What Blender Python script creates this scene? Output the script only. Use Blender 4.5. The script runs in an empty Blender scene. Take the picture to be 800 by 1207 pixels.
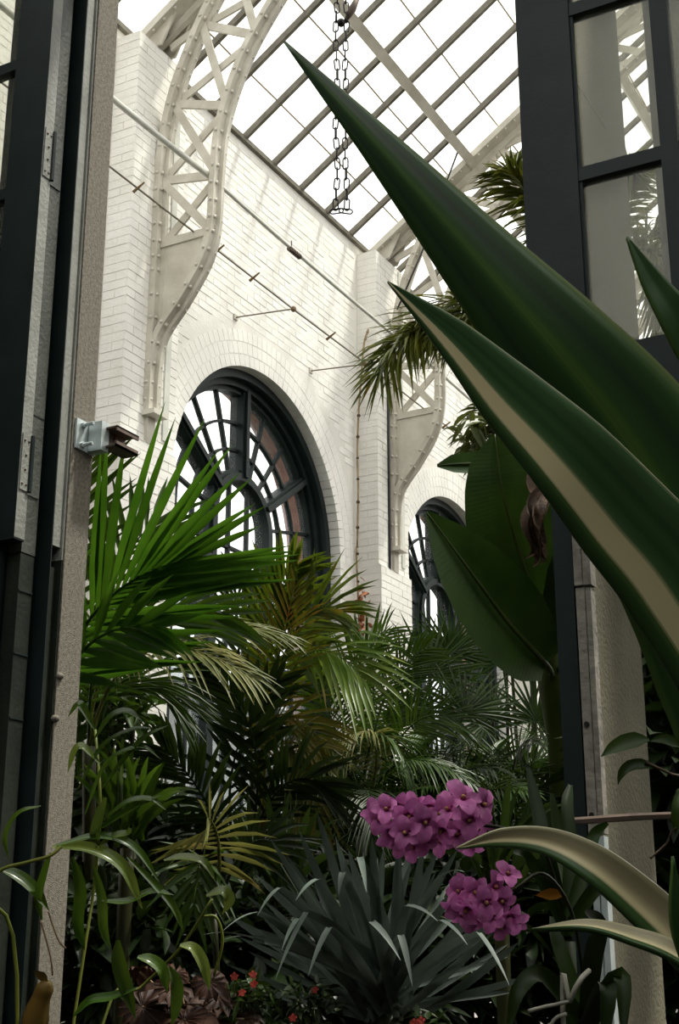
import bpy, math, random
from mathutils import Vector as V, Matrix, Quaternion
sc = bpy.context.scene
COL = sc.collection
R = random.Random(7)

# ------------------------------------------------------------------ camera
FPX, PITCH, YAW = 1640.0, math.radians(17.8), math.radians(28.6)
EYE = V((0, 0, 1.6))
FW = V((-math.sin(YAW) * math.cos(PITCH), math.cos(YAW) * math.cos(PITCH), math.sin(PITCH)))
RT = V((math.cos(YAW), math.sin(YAW), 0))
UP = RT.cross(FW)
cam = bpy.data.cameras.new('camera')
cam.sensor_fit = 'VERTICAL'; cam.sensor_height = 36.0; cam.lens = FPX / 1207 * 36.0
cam.clip_start = 0.05; cam.clip_end = 300
camo = bpy.data.objects.new('camera', cam); COL.objects.link(camo)
camo.matrix_world = Matrix((RT, UP, -FW)).transposed().to_4x4()
camo.location = EYE
sc.camera = camo
# ------------------------------------------------------------------ sky, sun, exposure
wd = bpy.data.worlds.new('overcast_sky'); sc.world = wd; wd.use_nodes = True
bg = wd.node_tree.nodes['Background']
bg.inputs[0].default_value = (1.0, 0.985, 0.95, 1); bg.inputs[1].default_value = 2.15
sun = bpy.data.lights.new('hazy_sun', 'SUN'); sun.energy = 5.0; sun.angle = math.radians(5); sun.color = (1, .96, .86)
suno = bpy.data.objects.new('hazy_sun', sun); COL.objects.link(suno)
suno.rotation_euler = V((-0.34, -0.26, -0.90)).to_track_quat('-Z', 'Y').to_euler()
vs = sc.view_settings
vs.view_transform = 'Standard'; vs.look = 'None'; vs.gamma = 1.0; vs.use_curve_mapping = False; vs.exposure = 0.0
sc.cycles.transparent_max_bounces = 24
sc.cycles.max_bounces = 8

FLOOR_Z = 0.55      # the camera is held low, about a metre above the beds

# ------------------------------------------------------------------ placing helpers
def ray(x, y): return FW + RT * ((x - 400) / FPX) - UP * ((y - 603.5) / FPX)
def pt(x, y, d): return EYE + ray(x, y) * d
def at_y(x, y, Y): r = ray(x, y); return EYE + r * (Y / r.y)
def at_x(x, y, X): r = ray(x, y); return EYE + r * (X / r.x)

# ------------------------------------------------------------------ materials
def nmat(name):
    m = bpy.data.materials.new(name); m.use_nodes = True
    nt = m.node_tree; nt.nodes.clear()
    out = nt.nodes.new('ShaderNodeOutputMaterial')
    return m, nt, out
def nd(nt, t, **kw):
    n = nt.nodes.new(t)
    for k, v in kw.items(): setattr(n, k, v)
    return n
def ramp(nt, stops, interp='LINEAR'):
    n = nt.nodes.new('ShaderNodeValToRGB'); cr = n.color_ramp; cr.interpolation = interp
    while len(cr.elements) < len(stops): cr.elements.new(0.5)
    for e, (p, c) in zip(cr.elements, stops): e.position = p; e.color = (*c, 1)
    return n
def surf(name, c1, c2, scale=6.0, rough=.6, bump=.0, bscale=60, metal=0.0, spec=.5, detail=6, coord='Object', c3=None):
    """two-tone noise surface"""
    m, nt, out = nmat(name); L = nt.links
    tc = nd(nt, 'ShaderNodeTexCoord')
    no = nd(nt, 'ShaderNodeTexNoise'); no.inputs['Scale'].default_value = scale; no.inputs['Detail'].default_value = detail
    L.new(tc.outputs[coord], no.inputs['Vector'])
    stops = [(.32, c1), (.68, c2)] if c3 is None else [(.3, c1), (.55, c2), (.75, c3)]
    rp = ramp(nt, stops); L.new(no.outputs['Fac'], rp.inputs['Fac'])
    b = nd(nt, 'ShaderNodeBsdfPrincipled')
    L.new(rp.outputs['Color'], b.inputs['Base Color'])
    b.inputs['Roughness'].default_value = rough; b.inputs['Metallic'].default_value = metal
    b.inputs['Specular IOR Level'].default_value = spec
    if bump:
        n2 = nd(nt, 'ShaderNodeTexNoise'); n2.inputs['Scale'].default_value = bscale; n2.inputs['Detail'].default_value = 4
        L.new(tc.outputs[coord], n2.inputs['Vector'])
        bp = nd(nt, 'ShaderNodeBump'); bp.inputs['Strength'].default_value = bump; bp.inputs['Distance'].default_value = .01
        L.new(n2.outputs['Fac'], bp.inputs['Height']); L.new(bp.outputs['Normal'], b.inputs['Normal'])
    L.new(b.outputs[0], out.inputs[0])
    return m
def leafmat(name, c1, c2, rough=.45, trans=.25, scale=5.0, spec=.24, c3=None, veins=0.0):
    """leaf: noise-varied green, light passes through the blade; UV.x runs across, UV.y along"""
    m, nt, out = nmat(name); L = nt.links
    if c1[1] > c1[0] and 'silver' not in name:      # greens of the beds lean to yellow
        c1, c2, c3 = [(c[0] * 1.3, c[1] * 1.05, c[2] * .55) if c else c for c in (c1, c2, c3)]
    tc = nd(nt, 'ShaderNodeTexCoord')
    no = nd(nt, 'ShaderNodeTexNoise'); no.inputs['Scale'].default_value = scale; no.inputs['Detail'].default_value = 3
    L.new(tc.outputs['Object'], no.inputs['Vector'])
    stops = [(.3, c1), (.7, c2)] if c3 is None else [(.3, c1), (.6, c2), (.74, c3)]
    rp0 = ramp(nt, stops); L.new(no.outputs['Fac'], rp0.inputs['Fac'])
    oi = nd(nt, 'ShaderNodeObjectInfo'); mr = nd(nt, 'ShaderNodeMapRange'); L.new(oi.outputs['Random'], mr.inputs['Value'])
    mr.inputs['To Min'].default_value = .72; mr.inputs['To Max'].default_value = 1.28     # every leaf a little different
    rp = nd(nt, 'ShaderNodeHueSaturation'); L.new(rp0.outputs['Color'], rp.inputs['Color']); L.new(mr.outputs[0], rp.inputs['Value'])
    b = nd(nt, 'ShaderNodeBsdfPrincipled'); b.inputs['Roughness'].default_value = rough
    b.inputs['Specular IOR Level'].default_value = spec
    L.new(rp.outputs['Color'], b.inputs['Base Color'])
    if veins:
        wv = nd(nt, 'ShaderNodeTexWave'); wv.wave_type = 'BANDS'; wv.bands_direction = 'Y'
        wv.inputs['Scale'].default_value = veins; wv.inputs['Distortion'].default_value = .6
        uvm = nd(nt, 'ShaderNodeUVMap'); L.new(uvm.outputs[0], wv.inputs['Vector'])
        bp = nd(nt, 'ShaderNodeBump'); bp.inputs['Strength'].default_value = .06; bp.inputs['Distance'].default_value = .01
        L.new(wv.outputs['Fac'], bp.inputs['Height']); L.new(bp.outputs['Normal'], b.inputs['Normal'])
    if trans:
        t = nd(nt, 'ShaderNodeBsdfTranslucent')
        hs = nd(nt, 'ShaderNodeHueSaturation'); hs.inputs['Hue'].default_value = .485; hs.inputs['Value'].default_value = 1.7
        L.new(rp.outputs['Color'], hs.inputs['Color']); L.new(hs.outputs[0], t.inputs['Color'])
        mx = nd(nt, 'ShaderNodeMixShader'); mx.inputs[0].default_value = trans
        L.new(b.outputs[0], mx.inputs[1]); L.new(t.outputs[0], mx.inputs[2]); L.new(mx.outputs[0], out.inputs[0])
    else: L.new(b.outputs[0], out.inputs[0])
    return m
def stripemat(name, stops, rough=.42, streak=.06, trans=.12):
    """striped leaf: colour bands across the blade (UV.x), streaked along it"""
    m, nt, out = nmat(name); L = nt.links
    uv = nd(nt, 'ShaderNodeUVMap')
    mp = nd(nt, 'ShaderNodeMapping'); mp.inputs['Scale'].default_value = (26, 1.2, 1)
    L.new(uv.outputs[0], mp.inputs['Vector'])
    no = nd(nt, 'ShaderNodeTexNoise'); no.inputs['Scale'].default_value = 1.0; no.inputs['Detail'].default_value = 3
    L.new(mp.outputs[0], no.inputs['Vector'])
    sx = nd(nt, 'ShaderNodeSeparateXYZ'); L.new(uv.outputs[0], sx.inputs[0])
    sb = nd(nt, 'ShaderNodeMath', operation='SUBTRACT'); sb.inputs[1].default_value = .5; L.new(no.outputs['Fac'], sb.inputs[0])
    ml = nd(nt, 'ShaderNodeMath', operation='MULTIPLY'); ml.inputs[1].default_value = streak; L.new(sb.outputs[0], ml.inputs[0])
    ad = nd(nt, 'ShaderNodeMath', operation='ADD'); L.new(sx.outputs[0], ad.inputs[0]); L.new(ml.outputs[0], ad.inputs[1])
    rp = ramp(nt, stops); L.new(ad.outputs[0], rp.inputs['Fac'])
    b = nd(nt, 'ShaderNodeBsdfPrincipled'); b.inputs['Roughness'].default_value = rough
    L.new(rp.outputs[0], b.inputs['Base Color'])
    t = nd(nt, 'ShaderNodeBsdfTranslucent'); L.new(rp.outputs[0], t.inputs['Color'])
    mx = nd(nt, 'ShaderNodeMixShader'); mx.inputs[0].default_value = trans
    L.new(b.outputs[0], mx.inputs[1]); L.new(t.outputs[0], mx.inputs[2]); L.new(mx.outputs[0], out.inputs[0])
    return m
def glassmat(name, tint=(1, 1, 1), haze=0.0, hazecol=(.8, .82, .82), ior=1.45):
    m, nt, out = nmat(name); L = nt.links
    tr = nd(nt, 'ShaderNodeBsdfTransparent'); tr.inputs[0].default_value = (*tint, 1)
    gl = nd(nt, 'ShaderNodeBsdfGlossy'); gl.inputs['Roughness'].default_value = .02
    lw = nd(nt, 'ShaderNodeLayerWeight'); lw.inputs['Blend'].default_value = .5
    pw = nd(nt, 'ShaderNodeMath', operation='POWER'); pw.inputs[1].default_value = 5; L.new(lw.outputs['Facing'], pw.inputs[0])
    fr = nd(nt, 'ShaderNodeMapRange'); fr.inputs['To Min'].default_value = .03; fr.inputs['To Max'].default_value = .9; L.new(pw.outputs[0], fr.inputs['Value'])
    mx = nd(nt, 'ShaderNodeMixShader'); L.new(fr.outputs[0], mx.inputs[0]); L.new(tr.outputs[0], mx.inputs[1]); L.new(gl.outputs[0], mx.inputs[2])
    last = mx
    if haze:
        df = nd(nt, 'ShaderNodeBsdfTranslucent'); df.inputs[0].default_value = (*hazecol, 1)
        d2 = nd(nt, 'ShaderNodeBsdfDiffuse'); d2.inputs[0].default_value = (*hazecol, 1)
        m1 = nd(nt, 'ShaderNodeMixShader'); m1.inputs[0].default_value = .5; L.new(df.outputs[0], m1.inputs[1]); L.new(d2.outputs[0], m1.inputs[2])
        tc = nd(nt, 'ShaderNodeTexCoord'); no = nd(nt, 'ShaderNodeTexNoise'); no.inputs['Scale'].default_value = 3; L.new(tc.outputs['Object'], no.inputs['Vector'])
        mr = nd(nt, 'ShaderNodeMapRange'); mr.inputs['To Min'].default_value = haze * .6; mr.inputs['To Max'].default_value = haze * 1.4
        L.new(no.outputs['Fac'], mr.inputs['Value'])
        m2 = nd(nt, 'ShaderNodeMixShader'); L.new(mr.outputs[0], m2.inputs[0]); L.new(mx.outputs[0], m2.inputs[1]); L.new(m1.outputs[0], m2.inputs[2])
        last = m2
    L.new(last.outputs[0], out.inputs[0])
    return m
M = {}
M['paint_brick'] = surf('white_painted_brick', (.74, .725, .665), (.86, .845, .80), scale=2.2, rough=.65, bump=.35, bscale=45)
M['paint_base'] = surf('white_paint_mortar', (.68, .66, .60), (.80, .785, .73), scale=3, rough=.75, bump=.3, bscale=40)
M['red_brick'] = surf('bare_red_brick', (.22, .09, .06), (.36, .17, .12), scale=9, rough=.85, bump=.4)
M['steel'] = surf('cream_painted_steel', (.43, .40, .33), (.58, .55, .47), scale=5, rough=.5, bump=.25, bscale=50)
M['rivet'] = surf('cream_rivet', (.52, .49, .42), (.60, .57, .50), scale=5, rough=.45)
M['bar'] = surf('weathered_glazing_bar', (.085, .075, .05), (.16, .145, .11), scale=8, rough=.6, bump=.3)
M['lap'] = surf('rusty_glass_lap', (.30, .22, .14), (.48, .40, .30), scale=14, rough=.8)
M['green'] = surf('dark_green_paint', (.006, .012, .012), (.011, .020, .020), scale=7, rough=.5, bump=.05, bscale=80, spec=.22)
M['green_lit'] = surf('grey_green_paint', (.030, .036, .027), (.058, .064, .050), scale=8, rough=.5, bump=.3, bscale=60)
M['green_shaded'] = surf('shaded_frame_paint', (.008, .012, .008), (.018, .023, .015), scale=8, rough=.6, bump=.2, spec=.2)  # frame paint darkened for the lower pieces: shade put into the colour
M['grey_trim'] = surf('pale_grey_trim', (.17, .178, .155), (.26, .268, .238), scale=7, rough=.55, bump=.3, bscale=70)
M['stone'] = surf('rough_grey_stone', (.11, .098, .074), (.19, .172, .135), scale=90, rough=.9, bump=.45, bscale=260, c3=(.25, .228, .18))
M['pier'] = surf('cream_rendered_pier', (.10, .09, .052), (.14, .128, .078), scale=5, rough=.85, bump=.4, bscale=90)
M['panel'] = surf('pale_grey_panel', (.26, .26, .22), (.36, .36, .31), scale=3, rough=.7)
M['old_wood'] = surf('weathered_grey_wood', (.13, .12, .10), (.26, .24, .20), scale=18, rough=.8, bump=.5, bscale=60)
M['galv'] = surf('galvanised_steel', (.40, .46, .46), (.58, .64, .64), scale=16, rough=.42, metal=.35)
M['brown_steel'] = surf('rusty_brown_steel', (.07, .05, .04), (.16, .11, .08), scale=20, rough=.6, metal=.2)
M['black_steel'] = surf('black_steel', (.006, .006, .006), (.016, .015, .014), scale=20, rough=.45, metal=.3)
M['pipe'] = surf('cream_pipe', (.50, .51, .46), (.62, .62, .55), scale=9, rough=.4)
M['wire'] = surf('aged_wire', (.10, .085, .055), (.17, .14, .09), scale=20, rough=.5)
M['clamp'] = surf('brass_clamp', (.13, .08, .03), (.22, .14, .06), scale=20, rough=.5)
M['soil'] = surf('dark_soil', (.006, .005, .004), (.018, .014, .010), scale=8, rough=.95, bump=.8)
M['room'] = surf('bounce_cut_plaster', (.05, .05, .045), (.08, .08, .07), scale=3, rough=.85)  # kept dark so the unseen near room bounces little light
M['outside'] = surf('grey_render_outside', (.20, .215, .22), (.27, .285, .29), scale=.7, rough=.9)
M['lawn'] = surf('garden_lawn', (.03, .05, .015), (.06, .08, .03), scale=2, rough=.9)
M['roof_glass'] = glassmat('roof_glass', (.97, .98, .97), 0.02)
M['win_glass'] = glassmat('window_glass', (.97, .98, .98), 0.03)
M['low_glass'] = glassmat('whitewashed_glass', (.9, .93, .93), 0.16, (.6, .63, .63))
M['old_glass'] = glassmat('dusty_old_glass', (.9, .91, .87), 0.10, (.62, .60, .52))

G = {}
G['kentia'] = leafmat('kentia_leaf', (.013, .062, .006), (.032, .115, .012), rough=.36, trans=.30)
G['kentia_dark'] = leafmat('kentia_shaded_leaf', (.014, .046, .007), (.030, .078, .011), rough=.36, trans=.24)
G['olive'] = leafmat('olive_palm_leaf', (.050, .080, .026), (.125, .155, .075), rough=.42, trans=.22, c3=(.23, .235, .14))
G['areca'] = leafmat('areca_leaf', (.024, .062, .007), (.058, .112, .013), rough=.36, trans=.28, c3=(.15, .13, .02))
G['areca_gold'] = leafmat('yellowing_areca_leaf', (.045, .075, .012), (.11, .115, .020), rough=.36, trans=.28, c3=(.17, .09, .02))
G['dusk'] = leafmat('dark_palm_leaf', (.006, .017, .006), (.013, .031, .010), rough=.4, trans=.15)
G['feather'] = leafmat('feather_palm_leaf', (.015, .048, .008), (.036, .090, .014), rough=.36, trans=.22)
G['fan'] = leafmat('fan_palm_leaf', (.009, .030, .006), (.021, .056, .009), rough=.38, trans=.2)
G['banana'] = leafmat('banana_leaf', (.008, .026, .006), (.015, .044, .010), rough=.42, trans=.10, veins=14)
G['banana_rib'] = leafmat('banana_midrib', (.014, .028, .008), (.028, .046, .014), trans=0)
G['dead'] = surf('dead_brown_leaf', (.025, .013, .007), (.10, .058, .030), scale=22, rough=.8, bump=.4)
G['foxtail'] = leafmat('foxtail_palm_leaf', (.020, .042, .008), (.062, .090, .016), rough=.4, trans=.25, c3=(.16, .17, .04))
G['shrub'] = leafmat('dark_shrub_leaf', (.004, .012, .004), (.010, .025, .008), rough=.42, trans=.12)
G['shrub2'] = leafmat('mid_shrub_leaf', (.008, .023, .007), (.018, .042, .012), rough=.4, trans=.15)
G['umbrella'] = leafmat('umbrella_tree_leaf', (.03, .06, .016), (.085, .125, .05), rough=.34, trans=.25)
G['silver'] = leafmat('silver_blade', (.034, .048, .038), (.095, .122, .102), rough=.5, trans=.06)
G['pitcher'] = leafmat('pitcher_plant_leaf', (.020, .058, .009), (.050, .112, .018), rough=.27, trans=.2, spec=.55)
G['pitcher_pale'] = leafmat('pale_glossy_leaf', (.050, .105, .022), (.115, .18, .06), rough=.25, trans=.2, spec=.55)
G['stem'] = leafmat('green_stem', (.05, .085, .02), (.10, .13, .035), trans=0)
G['dkstem'] = leafmat('dark_stem', (.010, .016, .007), (.022, .026, .012), trans=0)
G['tan'] = surf('dry_tan_stem', (.22, .13, .07), (.36, .24, .13), scale=18, rough=.7)
G['vine'] = surf('dry_vine', (.20, .145, .08), (.36, .27, .16), scale=14, rough=.8)
G['rust'] = surf('dry_rust_bract', (.20, .06, .02), (.42, .17, .07), scale=14, rough=.8)
G['begonia'] = leafmat('begonia_leaf', (.018, .008, .004), (.055, .026, .016), rough=.55, trans=.05, scale=30, c3=(.12, .066, .045), spec=.15)
G['red'] = leafmat('red_petal', (.20, .012, .006), (.34, .028, .012), trans=.1)
G['orchid'] = leafmat('pink_orchid_petal', (.34, .07, .24), (.60, .20, .45), rough=.5, trans=.25, scale=55, c3=(.80, .46, .70))
G['orchid_lip'] = leafmat('magenta_orchid_lip', (.16, .010, .07), (.28, .03, .12), trans=.1)
G['orchid_eye'] = leafmat('ochre_orchid_column', (.30, .16, .06), (.40, .24, .10), trans=.1)
G['vanda'] = leafmat('vanda_leaf', (.006, .018, .005), (.015, .036, .009), trans=.12, spec=.15)
G['root'] = surf('pale_aerial_root', (.25, .24, .19), (.42, .40, .33), scale=16, rough=.7)
G['ochre'] = leafmat('ochre_old_leaf', (.25, .10, .01), (.38, .18, .02), trans=.15)
G['pod'] = leafmat('pitcher_trap', (.06, .05, .008), (.13, .075, .015), trans=.15, c3=(.20, .045, .02))
DK, MD, LT, CR = (.010, .034, .007), (.028, .086, .015), (.085, .17, .030), (.76, .66, .38)
G['agave_a'] = stripemat('striped_agave_dark', [(0, LT), (.05, MD), (.22, DK), (.40, MD), (.47, LT), (.55, MD), (.72, DK), (.90, MD), (.955, (.07, .13, .035)), (1, (.16, .20, .07))], streak=.10)
G['agave_b'] = stripemat('striped_agave_cream', [(0, MD), (.10, (.035, .09, .018)), (.15, (.07, .13, .03)), (.18, CR), (.37, CR), (.42, (.09, .18, .06)), (.55, (.040, .125, .036)), (.66, (.075, .18, .06)), (.74, (.045, .13, .04)), (.84, (.085, .19, .07)), (.97, (.075, .18, .06)), (1, (.34, .38, .20))], streak=.10)
G['agave_e'] = stripemat('cream_agave', [(0, (.03, .08, .015)), (.22, (.045, .10, .022)), (.30, CR), (.8, (.40, .35, .22)), (1, (.34, .31, .17))], streak=.06)
G['agave_c'] = stripemat('green_agave', [(0, LT), (.1, MD), (.5, (.03, .085, .02)), (.9, MD), (1, (.09, .15, .05))], streak=.1)

# ------------------------------------------------------------------ mesh helpers
class MB:
    def __init__(s): s.v = []; s.f = []; s.uv = []
    def quad(s, *ids): s.f.append(ids)
    def box(s, x0, x1, y0, y1, z0, z1):
        b = len(s.v)
        s.v += [(x, y, z) for z in (z0, z1) for y in (y0, y1) for x in (x0, x1)]
        s.f += [(b, b+2, b+3, b+1), (b+4, b+5, b+7, b+6), (b, b+1, b+5, b+4), (b+2, b+6, b+7, b+3), (b, b+4, b+6, b+2), (b+1, b+3, b+7, b+5)]
        return s
    def obox(s, p0, p1, side, w, h, up=None):
        """bar from p0 to p1: width w along side, height h across"""
        p0, p1 = V(p0), V(p1); t = (p1 - p0).normalized()
        sd = (V(side) - t * V(side).dot(t)).normalized(); u = t.cross(sd)
        b = len(s.v)
        for p in (p0, p1):
            for a, c in ((-1, -1), (1, -1), (1, 1), (-1, 1)): s.v.append(tuple(p + sd * (a * w / 2) + u * (c * h / 2)))
        s.f += [(b, b+3, b+2, b+1), (b+4, b+5, b+6, b+7)] + [(b+i, b+(i+1) % 4, b+4+(i+1) % 4, b+4+i) for i in range(4)]
        return s
    def sweep(s, path, side, w, h, closed=False):
        """rectangular section swept along a path; side = constant side axis"""
        path = [V(p) for p in path]; n = len(path); b = len(s.v); sd = V(side).normalized()
        for i, p in enumerate(path):
            a = path[max(0, i-1)]; c = path[min(n-1, i+1)]
            t = (c - a).normalized(); u = t.cross(sd).normalized()
            for q, r in ((-1, -1), (1, -1), (1, 1), (-1, 1)): s.v.append(tuple(p + sd * (q * w / 2) + u * (r * h / 2)))
        for i in range(n - 1):
            for k in range(4):
                s.f.append((b+4*i+k, b+4*i+(k+1) % 4, b+4*i+4+(k+1) % 4, b+4*i+4+k))
        s.f += [(b, b+3, b+2, b+1), (b+4*n-4, b+4*n-3, b+4*n-2, b+4*n-1)]
        return s
    def tube(s, path, r, k=6, cap=True):
        path = [V(p) for p in path]; n = len(path); b = len(s.v)
        rr = r if isinstance(r, (list, tuple)) else [r] * n
        ref = None
        for i, p in enumerate(path):
            t = (path[min(n-1, i+1)] - path[max(0, i-1)]).normalized()
            if ref is None: ref = t.orthogonal().normalized()
            ref = (ref - t * ref.dot(t)).normalized(); o = t.cross(ref)
            for j in range(k):
                a = 2 * math.pi * j / k
                s.v.append(tuple(p + (ref * math.cos(a) + o * math.sin(a)) * rr[i]))
        for i in range(n - 1):
            for j in range(k): s.f.append((b+i*k+j, b+i*k+(j+1) % k, b+i*k+k+(j+1) % k, b+i*k+k+j))
        if cap: s.f += [tuple(b+j for j in reversed(range(k))), tuple(b+(n-1)*k+j for j in range(k))]
        return s
    def ball(s, c, r, n=6, m=4, sq=(1, 1, 1)):
        c = V(c); b = len(s.v)
        s.v.append(tuple(c + V((0, 0, r * sq[2]))))
        for i in range(1, m):
            a = math.pi * i / m
            for j in range(n):
                q = 2 * math.pi * j / n
                s.v.append((c.x + r*sq[0]*math.sin(a)*math.cos(q), c.y + r*sq[1]*math.sin(a)*math.sin(q), c.z + r*sq[2]*math.cos(a)))
        s.v.append(tuple(c - V((0, 0, r * sq[2])))); e = len(s.v) - 1
        for j in range(n):
            s.f.append((b, b+1+j, b+1+(j+1) % n)); s.f.append((e, b+1+(m-2)*n+(j+1) % n, b+1+(m-2)*n+j))
            for i in range(m-2): s.f.append((b+1+i*n+j, b+1+i*n+n+j, b+1+i*n+n+(j+1) % n, b+1+i*n+(j+1) % n))
        return s
    def prism(s, poly, axis, a0, a1):
        """polygon (list of 2-tuples) extruded along axis 'x'|'y'|'z'"""
        n = len(poly); b = len(s.v)
        for a in (a0, a1):
            for (p, q) in poly: s.v.append({'x': (a, p, q), 'y': (p, a, q), 'z': (p, q, a)}[axis])
        s.f += [tuple(b+i for i in range(n)), tuple(b+n+i for i in reversed(range(n)))]
        s.f += [(b+i, b+n+i, b+n+(i+1) % n, b+(i+1) % n) for i in range(n)]
        return s
    def mesh(s, name, mat, smooth=False):
        me = bpy.data.meshes.new(name)
        me.from_pydata([tuple(v) for v in s.v], [], s.f)
        if s.uv:
            ul = me.uv_layers.new(name='UVMap'); vi = [0] * len(me.loops); me.loops.foreach_get('vertex_index', vi)
            flat = []
            for i in vi: flat += s.uv[i]
            ul.data.foreach_set('uv', flat)
        if smooth: me.polygons.foreach_set('use_smooth', [True] * len(me.polygons))
        me.materials.append(mat); me.update()
        return me
    def build(s, name, mat, parent=None, smooth=False): return link(name, s.mesh(name, mat, smooth), parent)
def link(name, me, parent=None, loc=None, rot=None, local=False):
    o = bpy.data.objects.new(name, me); COL.objects.link(o)
    if parent is not None:
        o.parent = parent
        o.matrix_parent_inverse = Matrix.Identity(4) if local else Matrix.Translation(-parent.location)
    if loc is not None: o.location = loc
    if rot is not None: o.rotation_euler = rot
    return o
def tag(o, label=None, cat=None, group=None, kind=None):
    if label: o['label'] = label
    if cat: o['category'] = cat
    if group: o['group'] = group
    if kind: o['kind'] = kind
    return o
def thing(name, label, cat, loc=(0, 0, 0), group=None):
    """An Empty at the thing's base that parents the parts; parts are modelled in world coordinates."""
    o = bpy.data.objects.new(name, None); COL.objects.link(o); o.empty_display_size = .1; o.location = loc
    return tag(o, label, cat, group)
def setting(name):
    o = bpy.data.objects.new(name, None); COL.objects.link(o); o['kind'] = 'structure'; return o
def qbez(p0, pm, p2, n):
    """curve through p0, pm (middle) and p2"""
    p0, pm, p2 = V(p0), V(pm), V(p2); c = pm * 2 - (p0 + p2) * .5
    return [p0 * (1-t)**2 + c * (2*t*(1-t)) + p2 * t*t for t in [i / (n-1) for i in range(n)]]
def catmull(P, per=6):
    P = [V(p) for p in P]; P = [P[0]*2 - P[1]] + P + [P[-1]*2 - P[-2]]; out = []
    for i in range(1, len(P) - 2):
        a, b, c, d = P[i-1:i+3]
        for k in range(per):
            t = k / per
            out.append(.5 * ((2*b) + (c-a)*t + (2*a-5*b+4*c-d)*t*t + (3*b-a-3*c+d)*t**3))
    out.append(P[-2]); return out
def interp(vals, u):
    x = u * (len(vals) - 1); i = min(int(x), len(vals) - 2); return vals[i] + (vals[i+1] - vals[i]) * (x - i)

def blade(mb, path, widths, N, fold=.15, across=2, curl=0.0, thick=None):
    """leaf blade along path; widths are full widths at even stations; N = face direction"""
    path = [V(p) for p in path]; n = len(path); N = V(N); b = len(mb.v); k = across + 1
    for i, p in enumerate(path):
        t = (path[min(n-1, i+1)] - path[max(0, i-1)]).normalized()
        sd = t.cross(N)
        if sd.length < 1e-4: sd = t.orthogonal()
        sd.normalize(); nn = sd.cross(t).normalized()
        w = max(interp(widths, i / (n-1)), .0004)
        for j in range(k):
            q = j / across * 2 - 1
            mb.v.append(tuple(p + sd * (q * w / 2) + nn * (w * fold * (abs(q) - .5) + w * curl * q)))
            if mb.uv is not None: mb.uv.append((j / across, i / (n-1)))
    for i in range(n - 1):
        for j in range(across): mb.f.append((b+i*k+j, b+i*k+j+1, b+i*k+k+j+1, b+i*k+k+j))
    return mb

def leaflet(mb, p, d, N, L, w, droop, segs=3, fold=.3):
    d = d.normalized(); path = []
    for i in range(segs + 1):
        t = i / segs
        path.append(p + d * (L * t) + V((0, 0, -droop * L * t * t)))
    W = [w * .35, w, w * .92, w * .62, .0005] if segs > 2 else [w * .4, w, .0005]
    blade(mb, path, W, N, fold=fold)

TOCAM = -FW
def frond(parent, p0, pm, p2, L=.4, w=.025, n=26, a0=60, a1=25, droop=.15, bare=.2, mat=None, N=None, sep=False,
          rach=.010, plum=0.0, seed=0, rmat=None, segs=3, name='frond', one_side=0, lp=.6):
    """pinnate palm leaf: the rachis is the part, leaflets are joined to it or (sep) sub-parts"""
    rr = random.Random(seed * 131 + 5)
    path = qbez(p0, pm, p2, 18); N = V(N) if N is not None else (TOCAM * .55 + V((0, 0, .8)))
    mb = MB(); mb.tube(path, [rach * (1 - .8 * i / 17) for i in range(18)], 5); 
    mb.uv = [(0.5, 0.5)] * len(mb.v)
    fr = None
    if sep:
        fr = mb.build(name, rmat or mat, parent, True); lm = None
    for i in range(n):
        s = (i + .5) / n; t = bare + (1 - bare) * s
        x = t * 17; k = min(int(x), 16); p = path[k].lerp(path[k+1], x - k)
        T = (path[min(17, k+1)] - path[max(0, k-1)]).normalized()
        S = T.cross(N).normalized(); NN = S.cross(T).normalized()
        ang = math.radians(a0 + (a1 - a0) * s)
        ll = L * (math.sin(math.pi * (.16 + .76 * s)) ** lp)
        for sd in (-1, 1):
            if one_side and sd != one_side: continue
            a = ang * rr.uniform(.86, 1.14)
            d = T * math.cos(a) + S * (sd * math.sin(a)) + NN * (rr.uniform(-plum, plum) + .12)
            m = MB() if sep else mb
            leaflet(m, p, d, NN, ll * rr.uniform(.88, 1.1), w * rr.uniform(.85, 1.1), droop * rr.uniform(.5, 1.5), segs)
            if sep: m.build('leaflet', mat, fr, True)
    if not sep: fr = mb.build(name, mat, parent, True)
    return fr
def fan(parent, foot, hub, N, L, w, n=26, spread=250, droop=.12, mat=None, seed=0, axis=None, name='fan_leaf'):
    rr = random.Random(seed * 17 + 3)
    hub = V(hub); foot = V(foot); N = V(N).normalized()
    mb = MB(); path = qbez(foot, foot.lerp(hub, .5) + V((0, 0, .05)), hub, 8); mb.tube(path, .008, 5); mb.uv = [(.5, .5)] * len(mb.v)
    ax = (hub - path[-2]) if axis is None else V(axis)
    ax = (ax - N * ax.dot(N)).normalized(); S = N.cross(ax)
    for i in range(n):
        a = math.radians(-spread / 2 + spread * i / (n - 1)) + rr.uniform(-.03, .03)
        d = ax * math.cos(a) + S * math.sin(a) + N * rr.uniform(-.10, .10)
        leaflet(mb, hub, d, N, L * rr.uniform(.85, 1.08) * (.85 + .15 * math.cos(a)), w, droop * rr.uniform(.3, 1.6), 4, .35)
    return mb.build(name, mat, parent, True)

# ================================================================== THE HALL
WX = -6.40                       # inner face of the long brick wall
BAY = 4.3; PIL = [3.88, 8.18, 12.48, 16.78, 21.08]      # pilaster centres
WIN = [10.30, 14.60]             # arched window centres
AR, AZ, SILL = 1.457, 5.38, 2.35  # arch radius, springing, sill
WTOP = 9.08
Y0, Y1 = 3.31, 23.2

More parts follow.
